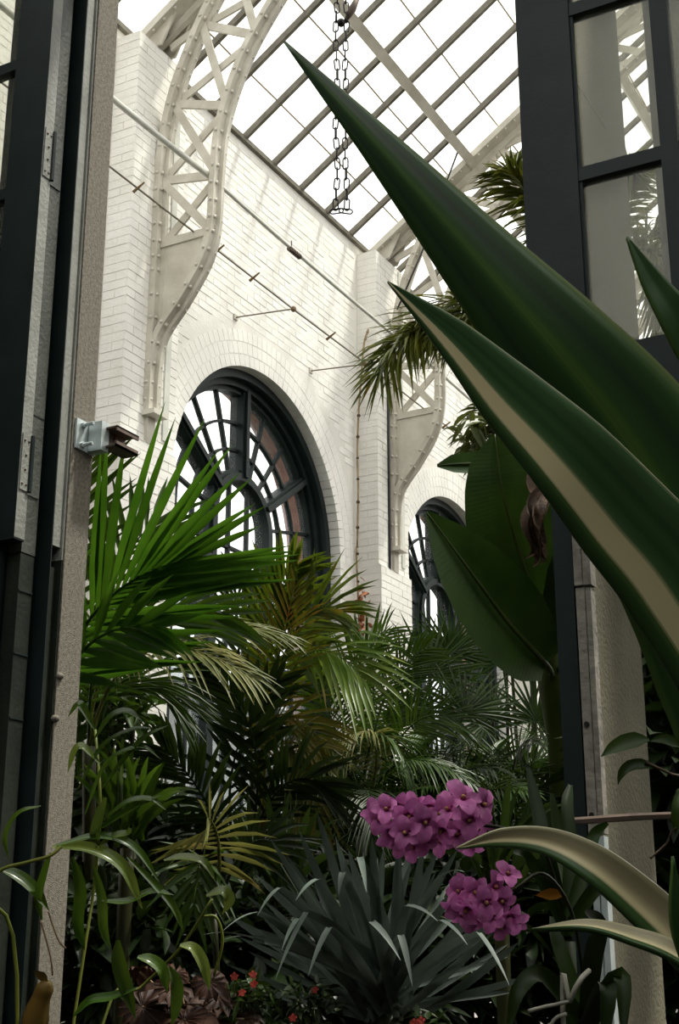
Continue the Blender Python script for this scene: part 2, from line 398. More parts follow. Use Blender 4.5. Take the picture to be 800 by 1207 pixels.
fl = MB()
gx = [-12 + i * 1.0 for i in range(25)]; gy = [-6 + i * 1.0 for i in range(32)]
for y in gy:
    for x in gx: fl.v.append((max(-6.5, min(6.5, x)), y, FLOOR_Z + .03 * math.sin(x * 1.7) * math.cos(y * 1.3)))
for j in range(len(gy) - 1):
    for i in range(len(gx) - 1): a = j * len(gx) + i; fl.f.append((a, a+1, a+1+len(gx), a+len(gx)))
fl.v = [(v[0], v[1], v[2]) for v in fl.v]
tag(fl.build('floor', M['soil']), kind='structure')
tag(MB().box(-40, -7.12, -20, 50, -.2, .1).build('lawn', M['lawn']), kind='structure')
ob = thing('outbuilding', 'pale grey rendered building outside the arched windows', 'building', (-15.5, 15, .1))
MB().box(-18, -13.5, 4, 34, .1, 6.0).build('walls', M['outside'], ob)
MB().prism([(-18.3, 6.0), (-13.2, 6.0), (-15.75, 7.1)], 'y', 3.7, 34.3).build('roof', M['outside'], ob)

# ---- long brick wall with arched openings
wl = setting('wall_left')
def wall_base(x0, x1, r, name, mat, back=False):
    mb = MB(); K = 24
    def prof(yc):        # opening outline from right foot over the arch to left foot
        return [(yc + r, SILL)] + [(yc + r * math.cos(a), AZ + r * math.sin(a)) for a in [math.pi * i / K for i in range(K + 1)]] + [(yc - r, SILL)]
    def rect(y0, y1, z0, z1, x, flip):
        b = len(mb.v); mb.v += [(x, y0, z0), (x, y1, z0), (x, y1, z1), (x, y0, z1)]
        mb.f.append((b, b+1, b+2, b+3) if not flip else (b+3, b+2, b+1, b))
    for x, fl_ in ((x1, False), (x0, True)):
        edges = [Y0] + [e for c in WIN for e in (c - r, c + r)] + [Y1]
        for i in range(0, len(edges), 2): rect(edges[i], edges[i+1], FLOOR_Z - .2, WTOP, x, fl_)
        for c in WIN:
            rect(c - r, c + r, FLOOR_Z - .2, SILL, x, fl_)
            P = prof(c)[1:-1]
            for p, q in zip(P[:-1], P[1:]):
                b = len(mb.v); mb.v += [(x, p[0], p[1]), (x, p[0], WTOP), (x, q[0], WTOP), (x, q[0], q[1])]
                mb.f.append((b, b+1, b+2, b+3) if not fl_ else (b+3, b+2, b+1, b))
    for c in WIN:
        P = prof(c); P = P + [P[0]]
        for p, q in zip(P[:-1], P[1:]):
            b = len(mb.v); mb.v += [(x0, p[0], p[1]), (x1, p[0], p[1]), (x1, q[0], q[1]), (x0, q[0], q[1])]; mb.f.append((b, b+1, b+2, b+3))
    b = len(mb.v); mb.v += [(x0, Y0, WTOP), (x1, Y0, WTOP), (x1, Y1, WTOP), (x0, Y1, WTOP)]; mb.f.append((b, b+1, b+2, b+3))
    return mb.build(name, mat, wl)
wall_base(-6.82, WX - .003, AR + .06, 'inner_leaf', M['paint_base'])
wall_base(-7.02, -6.83, AR + .02, 'outer_leaf', M['red_brick'])

BL, BH, J = .217, .068, .008
def brick_mesh(x0, x1, l, h, mat, name='brick'):
    m = MB(); c = .004        # brick with softened front arrises, centred on y,z
    m.v = [(x0, -l/2, -h/2), (x0, l/2, -h/2), (x0, l/2, h/2), (x0, -l/2, h/2),
           (x1 - c, -l/2, -h/2), (x1 - c, l/2, -h/2), (x1 - c, l/2, h/2), (x1 - c, -l/2, h/2),
           (x1, -l/2 + c, -h/2 + c), (x1, l/2 - c, -h/2 + c), (x1, l/2 - c, h/2 - c), (x1, -l/2 + c, h/2 - c)]
    for a in (0, 4):
        for i in range(4): m.f.append((a+i, a+(i+1) % 4, a+4+(i+1) % 4, a+4+i))
    m.f.append((8, 9, 10, 11))
    return m
STD = brick_mesh(-.03, 0, BL, BH, None)
std_me = STD.mesh('brick', M['paint_brick'])
cells = []
z = 1.6; row = 0
while z < WTOP - .04:
    off = (row % 2) * (BL + J) / 2
    y = 6.0 + off
    while y < 17.2:
        yc, zc = y + BL/2, z + BH/2
        ok = True
        for c in WIN:
            R3 = AR + .36
            if zc > AZ - .02:
                if any(math.hypot(yy - c, zz - AZ) < R3 for yy in (y, y + BL) for zz in (z, z + BH)): ok = False
            elif SILL < zc and abs(yc - c) < AR + BL/2 + .02: ok = False
        for p in PIL:
            if abs(yc - p) < .35 + BL/2: ok = False
        if ok: cells.append((yc, zc))
        y += BL + J
    z += BH + J; row += 1
def facing_size(y, z): return (V((WX, y, z)) - EYE).length
# bricks that the photograph shows largest become parts; the rest are one joined part
vis = []
for (y, z) in cells:
    v = V((WX, y, z)) - EYE; dz = v.dot(FW); px = 400 + FPX * v.dot(RT) / dz; py = 603.5 - FPX * v.dot(UP) / dz
    vis.append((px, py, y, z))
near = sorted([q for q in vis if 165 < q[0] < 425 and 150 < q[1] < 640], key=lambda q: facing_size(q[2], q[3]))
pick = {(q[2], q[3]) for q in near[:300]}
rest = MB()
for (y, z) in cells:
    dx = R.uniform(-.0025, .0025)
    if (y, z) in pick:
        link('brick', std_me, wl, (WX + dx, y, z + R.uniform(-.001, .001)), (R.uniform(-.008, .008), 0, R.uniform(-.006, .006)))
    else:
        b = len(rest.v); rest.v += [(WX + dx + p[0], y + p[1], z + p[2]) for p in STD.v]; rest.f += [tuple(b+i for i in f) for f in STD.f]
tag(rest.build('brickwork', M['paint_brick'], wl), kind='stuff')
# arch rings: headers on edge, the innermost ring as deep as the reveal; jamb bricks below the springing
vous = {}
def vmesh(r0, r1, ang, x0, name):
    m = MB(); g = .005
    P = []
    for (r, a) in ((r0, -ang/2), (r0, ang/2), (r1, ang/2), (r1, -ang/2)):
        P.append((math.sin(a) * r, math.cos(a) * r))
    m.prism(P, 'x', x0, 0); return m.mesh(name, M['paint_brick'])
for c in WIN:
    for ring in range(3):
        r0 = AR + ring * .118; n = int(math.pi * r0 / .082)
        me = vmesh(r0, r0 + .108, math.pi / n - .006 / r0, -.22 if ring == 0 else -.03, 'voussoir')
        for i in range(n):
            a = math.pi * (i + .5) / n
            link('voussoir', me, wl, (WX + R.uniform(-.001, .001), c, AZ), (a - math.pi/2, 0, 0))
    jm = {k: MB().box(-.22, 0, -.0, w, -BH/2, BH/2).mesh('brick', M['paint_brick']) for k, w in enumerate((.105, .215))}
    z = SILL; k = 0
    while z < AZ - .04:
        link('brick', jm[k % 2], wl, (WX + R.uniform(-.002, .002), c + AR, z + BH/2))
        link('brick', jm[k % 2], wl, (WX + R.uniform(-.002, .002), c - AR, z + BH/2), (math.pi, 0, 0))
        z += BH + J; k += 1
    tag(MB().box(-6.80, WX + .05, c - AR - .05, c + AR + .05, SILL - .09, SILL).build('window_sill', M['paint_brick'], wl))
# pilasters
PF = -6.16; PTOP = 8.98
for p in PIL[1:4]:
    pl = MB().box(WX - .02, PF - .004, p - .346, p + .346, FLOOR_Z - .2, PTOP).build('pilaster', M['paint_base'], wl)
    st = MB(); z = 1.6; row = 0
    while z < PTOP - .05:
        h = min(BH, PTOP - z); lo = z < 5.34; FX_ = PF + .03 if lo else PF; HW = .353 if lo else .35
        xs = [p - .35, p - .35 + (.105 if row % 2 else .22), p + .35 - (.22 if row % 2 else .105), p + .35]
        if not row % 2: xs.insert(2, p - .35 + .22 + .18)
        for a, b_ in zip(xs[:-1], xs[1:]):
            e = R.uniform(-.002, .002)
            st.box(FX_ - .03, FX_ + e, a + (J/2 if a > p - .34 else 0), b_ - (J/2 if b_ < p + .34 else 0), z, z + h)
        e = R.uniform(-.002, .002)
        for a, b_ in ((WX, -6.285), (-6.278, FX_ - .028)) if row % 2 else ((WX, FX_ - .028),):
            st.box(a, b_, p - HW + e, p - .33, z, z + h); st.box(a, b_, p + .33, p + HW + e, z, z + h)
        z += BH + J; row += 1
    tag(st.build('brickwork', M['paint_brick'], pl), kind='stuff')
    MB().box(WX - .02, PF + .026, p - .349, p + .349, FLOOR_Z - .2, 5.40).build('plinth', M['paint_base'], pl)
    MB().prism([(PF - .02, 5.40), (PF + .03, 5.40), (PF - .02, 5.44)], 'y', p - .353, p + .353).build('weathering', M['paint_brick'], pl)
    MB().box(PF, PF + .012, p + .18, p + .25, 5.5, 8.95).build('fixing_plate', M['pipe'], pl)

# ---- other walls of the hall (behind or outside the view; they close the space)
tag(MB().box(6.4, 6.9, Y0, Y1, FLOOR_Z - .2, WTOP).build('wall_right', M['paint_base']), kind='structure')
tag(MB().box(-7.1, 6.9, Y1, Y1 + .4, FLOOR_Z - .2, WTOP).build('wall_back', M['paint_base']), kind='structure')

# ---- glass roof, left slope
SL = .69; SLA = math.atan(SL)
def rz(x): return 9.12 + SL * (x + 6.4)
roof = setting('ceiling')
bars_y = [round(3.88 + .5375 * i, 4) for i in range(33)]
DX = .61; NR = 10
pane_me = None
m = MB(); ln = DX / math.cos(SLA)
m.box(0, ln - .004, .03, .5075, .012, .018); pane_me = m.mesh('pane', M['roof_glass'])
lap_me = MB().box(-.010, .006, .03, .5075, .006, .012).mesh('lap_strip', M['lap'])
rot = (0, -SLA, 0)
bar_me = MB().box(0, 6.4 / math.cos(SLA), -.019, .019, -.035, .028).mesh('glazing_bar', M['bar'])
for i, y in enumerate(bars_y):
    if all(abs(y - p) > .1 for p in PIL): link('glazing_bar', bar_me, roof, (-6.4, y, rz(-6.4)), rot)
for i, y in enumerate(bars_y[:-1]):
    if i > 24: continue
    for k in range(NR):
        x = -6.4 + .40 + DX * (k - 1) if k else -6.4
        pn = link('pane', pane_me, roof, (x, y, rz(x)), rot)
        if k == 0: pn.scale = (.40 / DX, 1, 1)
        else:
            lx = x; link('lap_strip', lap_me, roof, (lx, y, rz(lx) + R.uniform(-.003, .003)), (0, -SLA, R.uniform(-.02, .02)))
for x, wd_ in ((-5.12, .10), (-3.6, .10), (-2.1, .10)):
    MB().obox((x, 3.5, rz(x) - .09), (x, Y1, rz(x) - .09), (1, 0, SL), wd_, .11).build('purlin', M['steel'], roof)
MB().box(-6.55, -6.36, Y0, Y1, WTOP, WTOP + .05).build('wall_plate', M['bar'], roof)
MB().box(-.08, .08, Y0, Y1, rz(0) - .12, rz(0) + .06).build('ridge_beam', M['steel'], roof)

# ---- riveted lattice trusses
INN = [(-6.14, 5.66), (-6.135, 5.95), (-6.08, 6.29), (-5.87, 6.57), (-5.68, 6.86), (-5.60, 7.15), (-5.585, 7.6), (-5.54, 8.07), (-5.36, 8.60), (-5.10, 9.02), (-4.80, 9.38), (-4.3, 9.86), (-3.6, 10.38), (-2.8, 10.9), (-1.5, 11.6), (0, 12.15)]
OUT = [(-6.13, 6.35), (-6.13, 7.0), (-6.125, 7.9), (-6.03, 8.48), (-5.87, 8.92), (-5.69, 9.28), (-5.42, 9.68), (-5.12, 9.94)]
NODES = [((-6.13, 7.10), (-5.60, 7.10)), ((-6.13, 7.72), (-5.58, 7.62)), ((-6.04, 8.43), (-5.50, 8.24)), ((-5.77, 9.12), (-5.23, 8.82)), ((-5.45, 9.64), (-4.85, 9.32)),
         ((-4.9, rz(-4.9) - .12), (-4.42, 9.75)), ((-4.3, rz(-4.3) - .12), (-3.85, 10.2)), ((-3.6, rz(-3.6) - .12), (-3.15, 10.68)), ((-2.8, rz(-2.8) - .12), (-2.3, 11.18)), ((-1.9, rz(-1.9) - .12), (-1.4, 11.64))]
def at2(p, y): return V((p[0], y, p[1]))
def truss(yc, label):
    t = thing('lattice_truss', label, 'truss', (PF, yc, 5.66), 'riveted lattice trusses')
    def chord(pts, name, w, h):
        path = catmull([at2(p, yc) for p in pts], 6)
        o = MB().sweep(path, (0, 1, 0), w, h).build(name, M['steel'], t)
        f = MB().sweep([q for q in path], (0, 1, 0), .024, h + .07).build('flange', M['steel'], o)
        rv = MB(); acc = 0; rp = 0
        for a, b in zip(path[:-1], path[1:]):
            T = (b - a); n = T.normalized().cross(V((0, 1, 0)))
            acc += T.length
            if acc > .13:
                acc = 0
                for s_ in (-.045, .045):
                    rv.ball(a + V((0, s_, 0)) + n * (h/2 + .004), .016, 6, 4); rv.ball(a + V((0, s_, 0)) - n * (h/2 + .004), .016, 6, 4)
                rv.ball(a + V((0, -w/2 - .002, 0)), .016, 6, 4)
        tag(rv.build('rivets', M['rivet'], o, True), kind='stuff')
        return path
    ip = chord(INN, 'inner_chord', .15, .055)
    chord(OUT, 'outer_chord', .146, .06)
    # straight rafter the arch runs up into
    a, b = V((-6.42, yc, rz(-6.42) - .10)), V((0, yc, rz(0) - .10))
    rf = MB().obox(a, b, (0, 1, 0), .34, .07).build('rafter', M['steel'], t)
    MB().obox(a + V((0, 0, -.07)), b + V((0, 0, -.07)), (0, 1, 0), .05, .10).build('rafter_web', M['steel'], rf)
    rv = MB()
    for i in range(60):
        q = a.lerp(b, i / 60); n = V((SL, 0, -1)).normalized()
        for s_ in (-.13, -.05, .05, .13) if i % 6 == 0 else (-.14, .14): rv.ball(q + V((0, s_, 0)) + n * .038, .015, 6, 4)
    tag(rv.build('rivets', M['rivet'], rf, True), kind='stuff')
    MB().prism([(-6.40, 8.98), (-6.12, 8.98), (-5.95, 9.34), (-6.40, rz(-6.4) - .12)], 'y', yc - .11, yc - .09).build('gusset', M['steel'], t)
    MB().prism([(-6.40, 8.98), (-6.12, 8.98), (-5.95, 9.34), (-6.40, rz(-6.4) - .12)], 'y', yc + .09, yc + .11).build('gusset', M['steel'], t)
    # solid web in the foot
    foot = [(p.x, p.z) for p in ip if p.z < 7.1]
    poly = [q for q in foot if q[1] > 6.3] + [(-5.60, 7.10), (-6.14, 7.10), (-6.14, 6.3)]
    MB().prism(poly, 'y', yc - .008, yc + .008).build('web_plate', M['steel'], t)
    MB().obox(at2((-6.12, 7.12), yc), at2((-5.60, 7.12), yc), (0, 1, 0), .05, .07).build('web_edge', M['steel'], t)
    MB().box(PF, PF + .03, yc - .05, yc + .05, 5.40, 6.2).build('foot_strap', M['steel'], t)
    MB().box(PF + .001, PF + .058, yc - .079, yc + .079, 5.66, 6.40).build('foot_plate', M['steel'], t)
    MB().box(PF, PF + .12, yc - .09, yc + .09, 5.62, 5.66).build('foot_bracket', M['rivet'], t)
    for i, (o, q) in enumerate(NODES):
        if i: MB().obox(at2(o, yc), at2(q, yc), (0, 1, 0), .022, .075).build('strut', M['steel'], t)
        if i + 1 < len(NODES):
            o2, q2 = NODES[i+1]
            MB().obox(at2(o, yc + .018), at2(q2, yc + .018), (0, 1, 0), .018, .07).build('lattice_bar', M['steel'], t)
            MB().obox(at2(q, yc - .018), at2(o2, yc - .018), (0, 1, 0), .018, .07).build('lattice_bar', M['steel'], t)
    MB().obox(at2((-6.1, 9.0), yc), at2(NODES[3][0], yc), (0, 1, 0), .022, .07).build('strut', M['steel'], t)
    return t
truss(PIL[1], 'cream riveted arched truss springing beside the stone door jamb, before the first arched window')
truss(PIL[2], 'cream riveted arched truss springing between the two arched windows')
truss(PIL[3], 'cream riveted arched truss beyond the second arched window, behind the palm crown')

# ---- arched windows
WPX = -6.69       # plane of the sashes
def arc(c, r, a0, a1, n, x=WPX): return [V((x, c + r * math.cos(a), AZ + r * math.sin(a))) for a in [math.radians(a0 + (a1 - a0) * i / n) for i in range(n + 1)]]
def radial(c, r0, r1, a, x=WPX): a = math.radians(a); return V((x, c + r0*math.cos(a), AZ + r0*math.sin(a))), V((x, c + r1*math.cos(a), AZ + r1*math.sin(a)))
TRZ = 4.93; RI, RO = .47, 1.27
def arched_window(name, c):
    w = setting(name)
    f = lambda mb, n: mb.build(n, M['green'], w)
    for r, wd_, th, xx in ((1.425, .21, .09, -6.615), (1.36, .14, .07, -6.66), (1.31, .10, .05, WPX)):
        path = [V((xx, c + r, SILL))] + arc(c, r, 0, 180, 40, xx) + [V((xx, c - r, SILL))]
        f(MB().sweep(path, (1, 0, 0), wd_, th), 'outer_frame')
    for r, wd_, th in ((RI, .16, .07), (RI + .045, .10, .05)):
        path = [V((WPX, c + r, TRZ))] + arc(c, r, 0, 180, 24) + [V((WPX, c - r, TRZ))]
        f(MB().sweep(path, (1, 0, 0), wd_, th), 'inner_arch')
    for a in (90, 35, 145):
        p, q = radial(c, RI, 1.36, a); o = f(MB().obox(p, q, (1, 0, 0), .15, .10), 'spoke')
        f2 = MB().obox(p + V((.03, 0, 0)), q + V((.03, 0, 0)), (1, 0, 0), .15, .05).build('moulding', M['green'], o)
    for r in (.735, 1.0):
        for s, e in ((0, 35), (35, 90), (90, 145), (145, 180)): f(MB().sweep(arc(c, r, s, e, 8), (1, 0, 0), .045, .026), 'glazing_bar')
    for a in (12, 53, 71, 109, 127, 168):
        p, q = radial(c, RI, 1.29, a); f(MB().obox(p, q, (1, 0, 0), .045, .028), 'glazing_bar')
    for s in (-1, 1):     # bars in the straight part between springing and transom
        for r in (.735, 1.0): f(MB().box(WPX - .022, WPX + .022, c + s*r - .013, c + s*r + .013, TRZ, AZ), 'glazing_bar')
        y0, y1 = sorted((c + s * RI, c + s * 1.29)); f(MB().box(WPX - .022, WPX + .022, y0, y1, 5.14, 5.168), 'glazing_bar')
        f(MB().box(WPX - .022, WPX + .022, c + s*.155 - .014, c + s*.155 + .014, TRZ, AZ + .44), 'glazing_bar')
    f(MB().box(WPX - .022, WPX + .022, c - RI, c + RI, 5.14, 5.168), 'glazing_bar')
    f(MB().box(WPX - .09, WPX + .09, c - 1.40, c + 1.40, TRZ - .07, TRZ + .06), 'transom')
    f(MB().box(WPX - .08, WPX + .08, c - 1.40, c + 1.40, 4.06, 4.18), 'transom')
    f(MB().box(WPX - .09, WPX + .09, c - 1.40, c + 1.40, SILL, SILL + .09), 'sill_rail')
    for dy in (-.47, .47): f(MB().box(WPX - .075, WPX + .075, c + dy - .055, c + dy + .055, SILL, TRZ), 'mullion')
    vy = [-1.0, -.735, -.155, .155, .735, 1.0]
    for dy in vy: f(MB().box(WPX - .022, WPX + .022, c + dy - .015, c + dy + .015, SILL, TRZ), 'glazing_bar')
    for z in (4.52, 3.62, 3.2, 2.78): f(MB().box(WPX - .022, WPX + .022, c - 1.29, c + 1.29, z - .014, z + .014), 'glazing_bar')
    g = lambda mb, mat='win_glass': mb.build('pane', M[mat], w)
    rr_ = [RI, .735, 1.0, 1.30]; aa = [0, 12, 35, 53, 71, 90, 109, 127, 145, 168, 180]
    for r0, r1 in zip(rr_[:-1], rr_[1:]):
        for a0, a1 in zip(aa[:-1], aa[1:]):
            P = [(p.y, p.z) for p in arc(c, r0, a0, a1, 3)] + [(p.y, p.z) for p in reversed(arc(c, r1, a0, a1, 3))]
            g(MB().prism(P, 'x', WPX - .003, WPX + .003))
        for s in (-1, 1):
            y0, y1 = sorted((c + s*r0, c + s*r1))
            for z0, z1 in ((TRZ, 5.154), (5.154, AZ)): g(MB().box(WPX - .003, WPX + .003, y0, y1, z0, z1))
    for y0, y1 in ((-RI, -.155), (-.155, .155), (.155, RI)):
        g(MB().box(WPX - .003, WPX + .003, c + y0, c + y1, TRZ, 5.154))
        a0, a1 = math.degrees(math.acos(y1 / RI)), math.degrees(math.acos(y0 / RI))
        g(MB().prism([(p.y, p.z) for p in arc(c, RI, a0, a1, 6)] + [(c + y0, 5.154), (c + y1, 5.154)], 'x', WPX - .003, WPX + .003))
    ys = [-1.27, -1.0, -.735, -.47, -.155, .155, .47, .735, 1.0, 1.27]; zs = [SILL + .05, 2.78, 3.2, 3.62, 4.12, 4.52, TRZ]
    for y0, y1 in zip(ys[:-1], ys[1:]):
        for z0, z1 in zip(zs[:-1], zs[1:]): g(MB().box(WPX - .003, WPX + .003, c + y0, c + y1, z0, z1), 'low_glass')
arched_window('window_1', WIN[0]); arched_window('window_2', WIN[1])

# ================================================================== THE DOORWAY SCREEN (plane y = 3)
DY = 3.0
wn = setting('wall_front')
MB().box(-2.95, -2.70, 3.195, 3.30, FLOOR_Z - .2, 5.36).build('stone_jamb', M['stone'], wn)
MB().box(-6.9, -3.45, 2.95, 3.30, FLOOR_Z - .2, 5.36).build('plaster_face', M['room'], wn)
MB().box(-6.9, 6.9, 2.95, 3.30, 5.35, 6.6).build('lintel', M['room'], wn)
pr = MB().box(-1.073, -1.003, 3.065, 3.46, FLOOR_Z - .2, 5.35).build('stone_pier', M['pier'], wn)
MB().box(-1.073, -1.003, 3.46, 3.655, 2.78, 5.35).build('upper_pier', M['pier'], pr)
MB().box(-.925, -.28, 3.68, 3.74, 2.78, 5.35).build('upper_panel', M['panel'], wn)
MB().box(-1.075, -1.0015, 3.064, 3.462, 2.52, 2.527).build('bed_joint', M['stone'], pr)
MB().box(-1.075, -1.0015, 3.064, 3.462, 3.9, 3.907).build('bed_joint', M['stone'], pr)
MB().box(1.6, 6.9, 2.95, 3.30, FLOOR_Z - .2, 5.35).build('plaster_face', M['room'], wn)
for z_ in (1.98, 2.165):
    p = at_x(70 if z_ > 2.1 else 65, 797 if z_ > 2.1 else 847, -2.70); MB().ball(p, .014, 8, 5, (1, 1, .8)).build('stud', M['stone'], wn, True)

# left door frame
t1 = setting('trim_1')
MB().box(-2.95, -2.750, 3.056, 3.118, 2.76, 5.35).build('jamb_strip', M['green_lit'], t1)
MB().box(-2.95, -2.752, 3.056, 3.118, FLOOR_Z - .2, 2.757).build('lower_jamb_strip', M['green_shaded'], t1)  # same strip lower down, its shade carried by the darker colour
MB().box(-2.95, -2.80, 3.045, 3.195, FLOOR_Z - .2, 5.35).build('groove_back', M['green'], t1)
MB().box(-2.80, -2.7125, 3.146, 3.1495, FLOOR_Z - .2, 5.35).build('bead_shade_strip', M['green'], t1)  # thin dark strip over the bead front, standing in for its shade
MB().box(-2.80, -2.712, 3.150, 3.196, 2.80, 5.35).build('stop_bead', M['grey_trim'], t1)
MB().box(-2.80, -2.722, 3.150, 3.196, FLOOR_Z - .2, 2.735).build('lower_stop_bead', M['green_shaded'], t1)
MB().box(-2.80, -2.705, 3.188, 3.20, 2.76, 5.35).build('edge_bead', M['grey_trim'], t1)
MB().box(-2.80, -2.705, 3.188, 3.20, FLOOR_Z - .2, 2.757).build('lower_edge_bead', M['green_shaded'], t1)
MB().box(-2.95, -2.80, 3.00, 3.05, FLOOR_Z - .2, 2.76).build('lower_jamb', M['green'], t1)
for z0, z1 in ((2.45, 2.452), (2.64, 2.642), (2.26, 2.262), (3.05, 3.052), (3.2, 3.202)):
    MB().box(-2.82, -2.7485, 3.057, 3.117, z0, z1 + .003).build('patch_edge', M['green'], t1)
MB().box(-3.46, -2.94, 3.03, 3.07, FLOOR_Z - .2, 2.78).build('lower_panel', M['green'], t1)
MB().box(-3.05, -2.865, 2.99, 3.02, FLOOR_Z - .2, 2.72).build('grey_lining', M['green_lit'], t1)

def sash(name, x0, x1, z0, z1, panes_x, hinge_side):
    w = setting(name); st = .146
    MB().box(x0, x0 + st, DY, DY + .045, z0, z1).build('stile', M['green'], w)
    MB().box(x1 - st, x1, DY, DY + .045, z0, z1).build('stile', M['green'], w)
    MB().box(x0 + st, x1 - st, DY, DY + .045, z0, z0 + .215).build('bottom_rail', M['green'], w)
    MB().box(x0 + st, x1 - st, DY, DY + .045, z1 - .16, z1).build('top_rail', M['green'], w)
    gx0, gx1, gz0, gz1 = x0 + st, x1 - st, z0 + .215, z1 - .16
    hz = [gz0, 3.49, 3.985, 4.48, gz1]; wx = (gx1 - gx0) / panes_x
    for h in hz[1:-1]: MB().box(gx0, gx1, DY + .004, DY + .041, h - .019, h + .019).build('muntin', M['green'], w)
    for i in range(1, panes_x): MB().box(gx0 + wx*i - .022, gx0 + wx*i + .022, DY + .0025, DY + .0425, gz0, gz1).build('muntin', M['green'], w)
    for a, b in zip(hz[:-1], hz[1:]):
        for i in range(panes_x):
            MB().box(gx0 + wx*i, gx0 + wx*(i+1), DY + .020, DY + .024, a, b).build('pane', M['old_glass'], w)
            e = MB()
            X0, X1 = gx0 + wx*i, gx0 + wx*(i+1)
            for q in ((X0, X0 + .008, a, b), (X1 - .008, X1, a, b), (X0, X1, a, a + .008), (X0, X1, b - .008, b)): e.box(q[0], q[1], DY + .008, DY + .019, q[2], q[3])
            e.build('glazing_bead', M['green'], w)
    return w
rs = sash('window_3', -1.096, -.10, 2.785, 5.2, 3, 0)
ls = sash('window_4', -3.42, -2.733, 2.785, 5.2, 2, 1)
MB().box(-2.7335, -2.7315, DY, DY + .045, 2.79, 5.2).build('edge_paint', M['grey_trim'], ls)
for zc in (4.10, 3.03):
    hg = MB().box(-2.7325, -2.728, 3.004, 3.040, zc - .09, zc + .09).build('hinge_leaf', M['grey_trim'], ls)
    MB().box(-2.750, -2.746, 3.046, 3.112, zc - .09, zc + .09).build('hinge_leaf', M['green_lit'], ls)
    MB().tube([(-2.728, 3.046, zc - .09), (-2.728, 3.046, zc + .09)], .008, 8).build('hinge_pin', M['green'], ls)
    for i in range(4):
        for yy in ((3.013, 3.031) if i % 3 == 0 else (3.022,)): MB().ball((-2.7275, yy, zc - .07 + i * .046), .004, 6, 4).build('screw', M['brown_steel'], hg)
# lower right frame: dark post, weathered strip beside it
t2 = setting('trim_2')
MB().box(-1.064, -1.018, 3.0, 3.06, FLOOR_Z - .2, 2.80).build('door_post', M['green'], t2)
MB().box(-1.018, -1.010, 3.02, 3.05, FLOOR_Z - .2, 2.80).build('shadow_gap', M['black_steel'], t2)
cz = [2.42, 2.80]
MB().box(-1.013, -.994, 2.990, 3.03, 2.42, 2.80).build('weather_strip', M['old_wood'], t2)
MB().box(-.993, -.974, 2.994, 3.03, 2.42, 2.80).build('weather_strip', M['old_wood'], t2)
MB().box(-1.013, -.992, 2.996, 3.03, 1.86, 2.415).build('weather_strip', M['old_wood'], t2)
MB().box(-.991, -.978, 3.000, 3.03, 1.86, 2.415).build('weather_strip', M['old_wood'], t2)
MB().box(-1.010, -.996, 2.996, 3.03, FLOOR_Z - .2, 1.855).build('metal_strip', M['galv'], t2)
MB().box(-.994, -.980, 3.000, 3.03, FLOOR_Z - .2, 1.855).build('metal_strip', M['galv'], t2)
for z_ in (2.49, 2.10, 1.90): MB().tube([(-1.003, 2.992, z_), (-1.003, 3.0, z_)], .006, 8).build('screw', M['black_steel'], t2)

# unseen room added round the camera: dark walls cut bounce, roof opening sets light
nr = setting('ceiling_near_added')
SKX, SKY0, SKY1 = 4.6, -4.8, 1.9        # added roof opening, sized to set how bright the foreground is
for q in ((-6.9, 6.9, -6.2, SKY0), (-6.9, 6.9, SKY1, 3.3), (-6.9, -SKX, SKY0, SKY1), (SKX, 6.9, SKY0, SKY1)):
    MB().box(q[0], q[1], q[2], q[3], 6.6, 6.7).build('added_ceiling_slab', M['room'], nr)
MB().box(-SKX, SKX, SKY0, SKY1, 6.64, 6.65).build('added_skylight', M['roof_glass'], nr)
tag(MB().box(-6.9, -6.6, -6.2, 2.95, FLOOR_Z - .2, 6.6).build('wall_near_left', M['room']), kind='structure')
tag(MB().box(6.6, 6.9, -6.2, 2.95, FLOOR_Z - .2, 6.6).build('wall_near_right', M['room']), kind='structure')
tag(MB().box(-6.9, 6.9, -6.4, -6.2, FLOOR_Z - .2, 6.6).build('wall_near_back', M['room']), kind='structure')

# ================================================================== FITTINGS
# tie pipe between the trusses
a = V((-5.63, 8.18, 7.60)); b = V((-5.63, 12.48, 7.58))
tp = thing('tie_pipe', 'cream tie pipe running past the first truss above the wire', 'pipe', a)
for p, q, s in ((a, b, -.03), (a + V((0, -4.3, .02)), a, -.05), (b, b + V((0, 4.3, 0)), -.03)):
    MB().tube(qbez(p, p.lerp(q, .5) + V((0, 0, s)), q, 12), .024 if q == a else .017, 8).build('pipe', M['pipe'], tp, True)
q = at_y(322, 273, 9.33); q = V((-5.63, 9.40, 7.555))
cl = MB()
for i in range(7): cl.tube([q + V((0, i*.028, 0)), q + V((0, i*.028 + .018, -.002))], .026, 8)
cl.build('wire_binding', M['brown_steel'], tp)
MB().tube([q + V((0, .04, 0)), q + V((0, .04, .09))], .006, 5).build('cotter', M['brown_steel'], tp)
for p in (a, b): MB().ball(p, .045, 8, 6).build('coupling', M['steel'], tp, True)
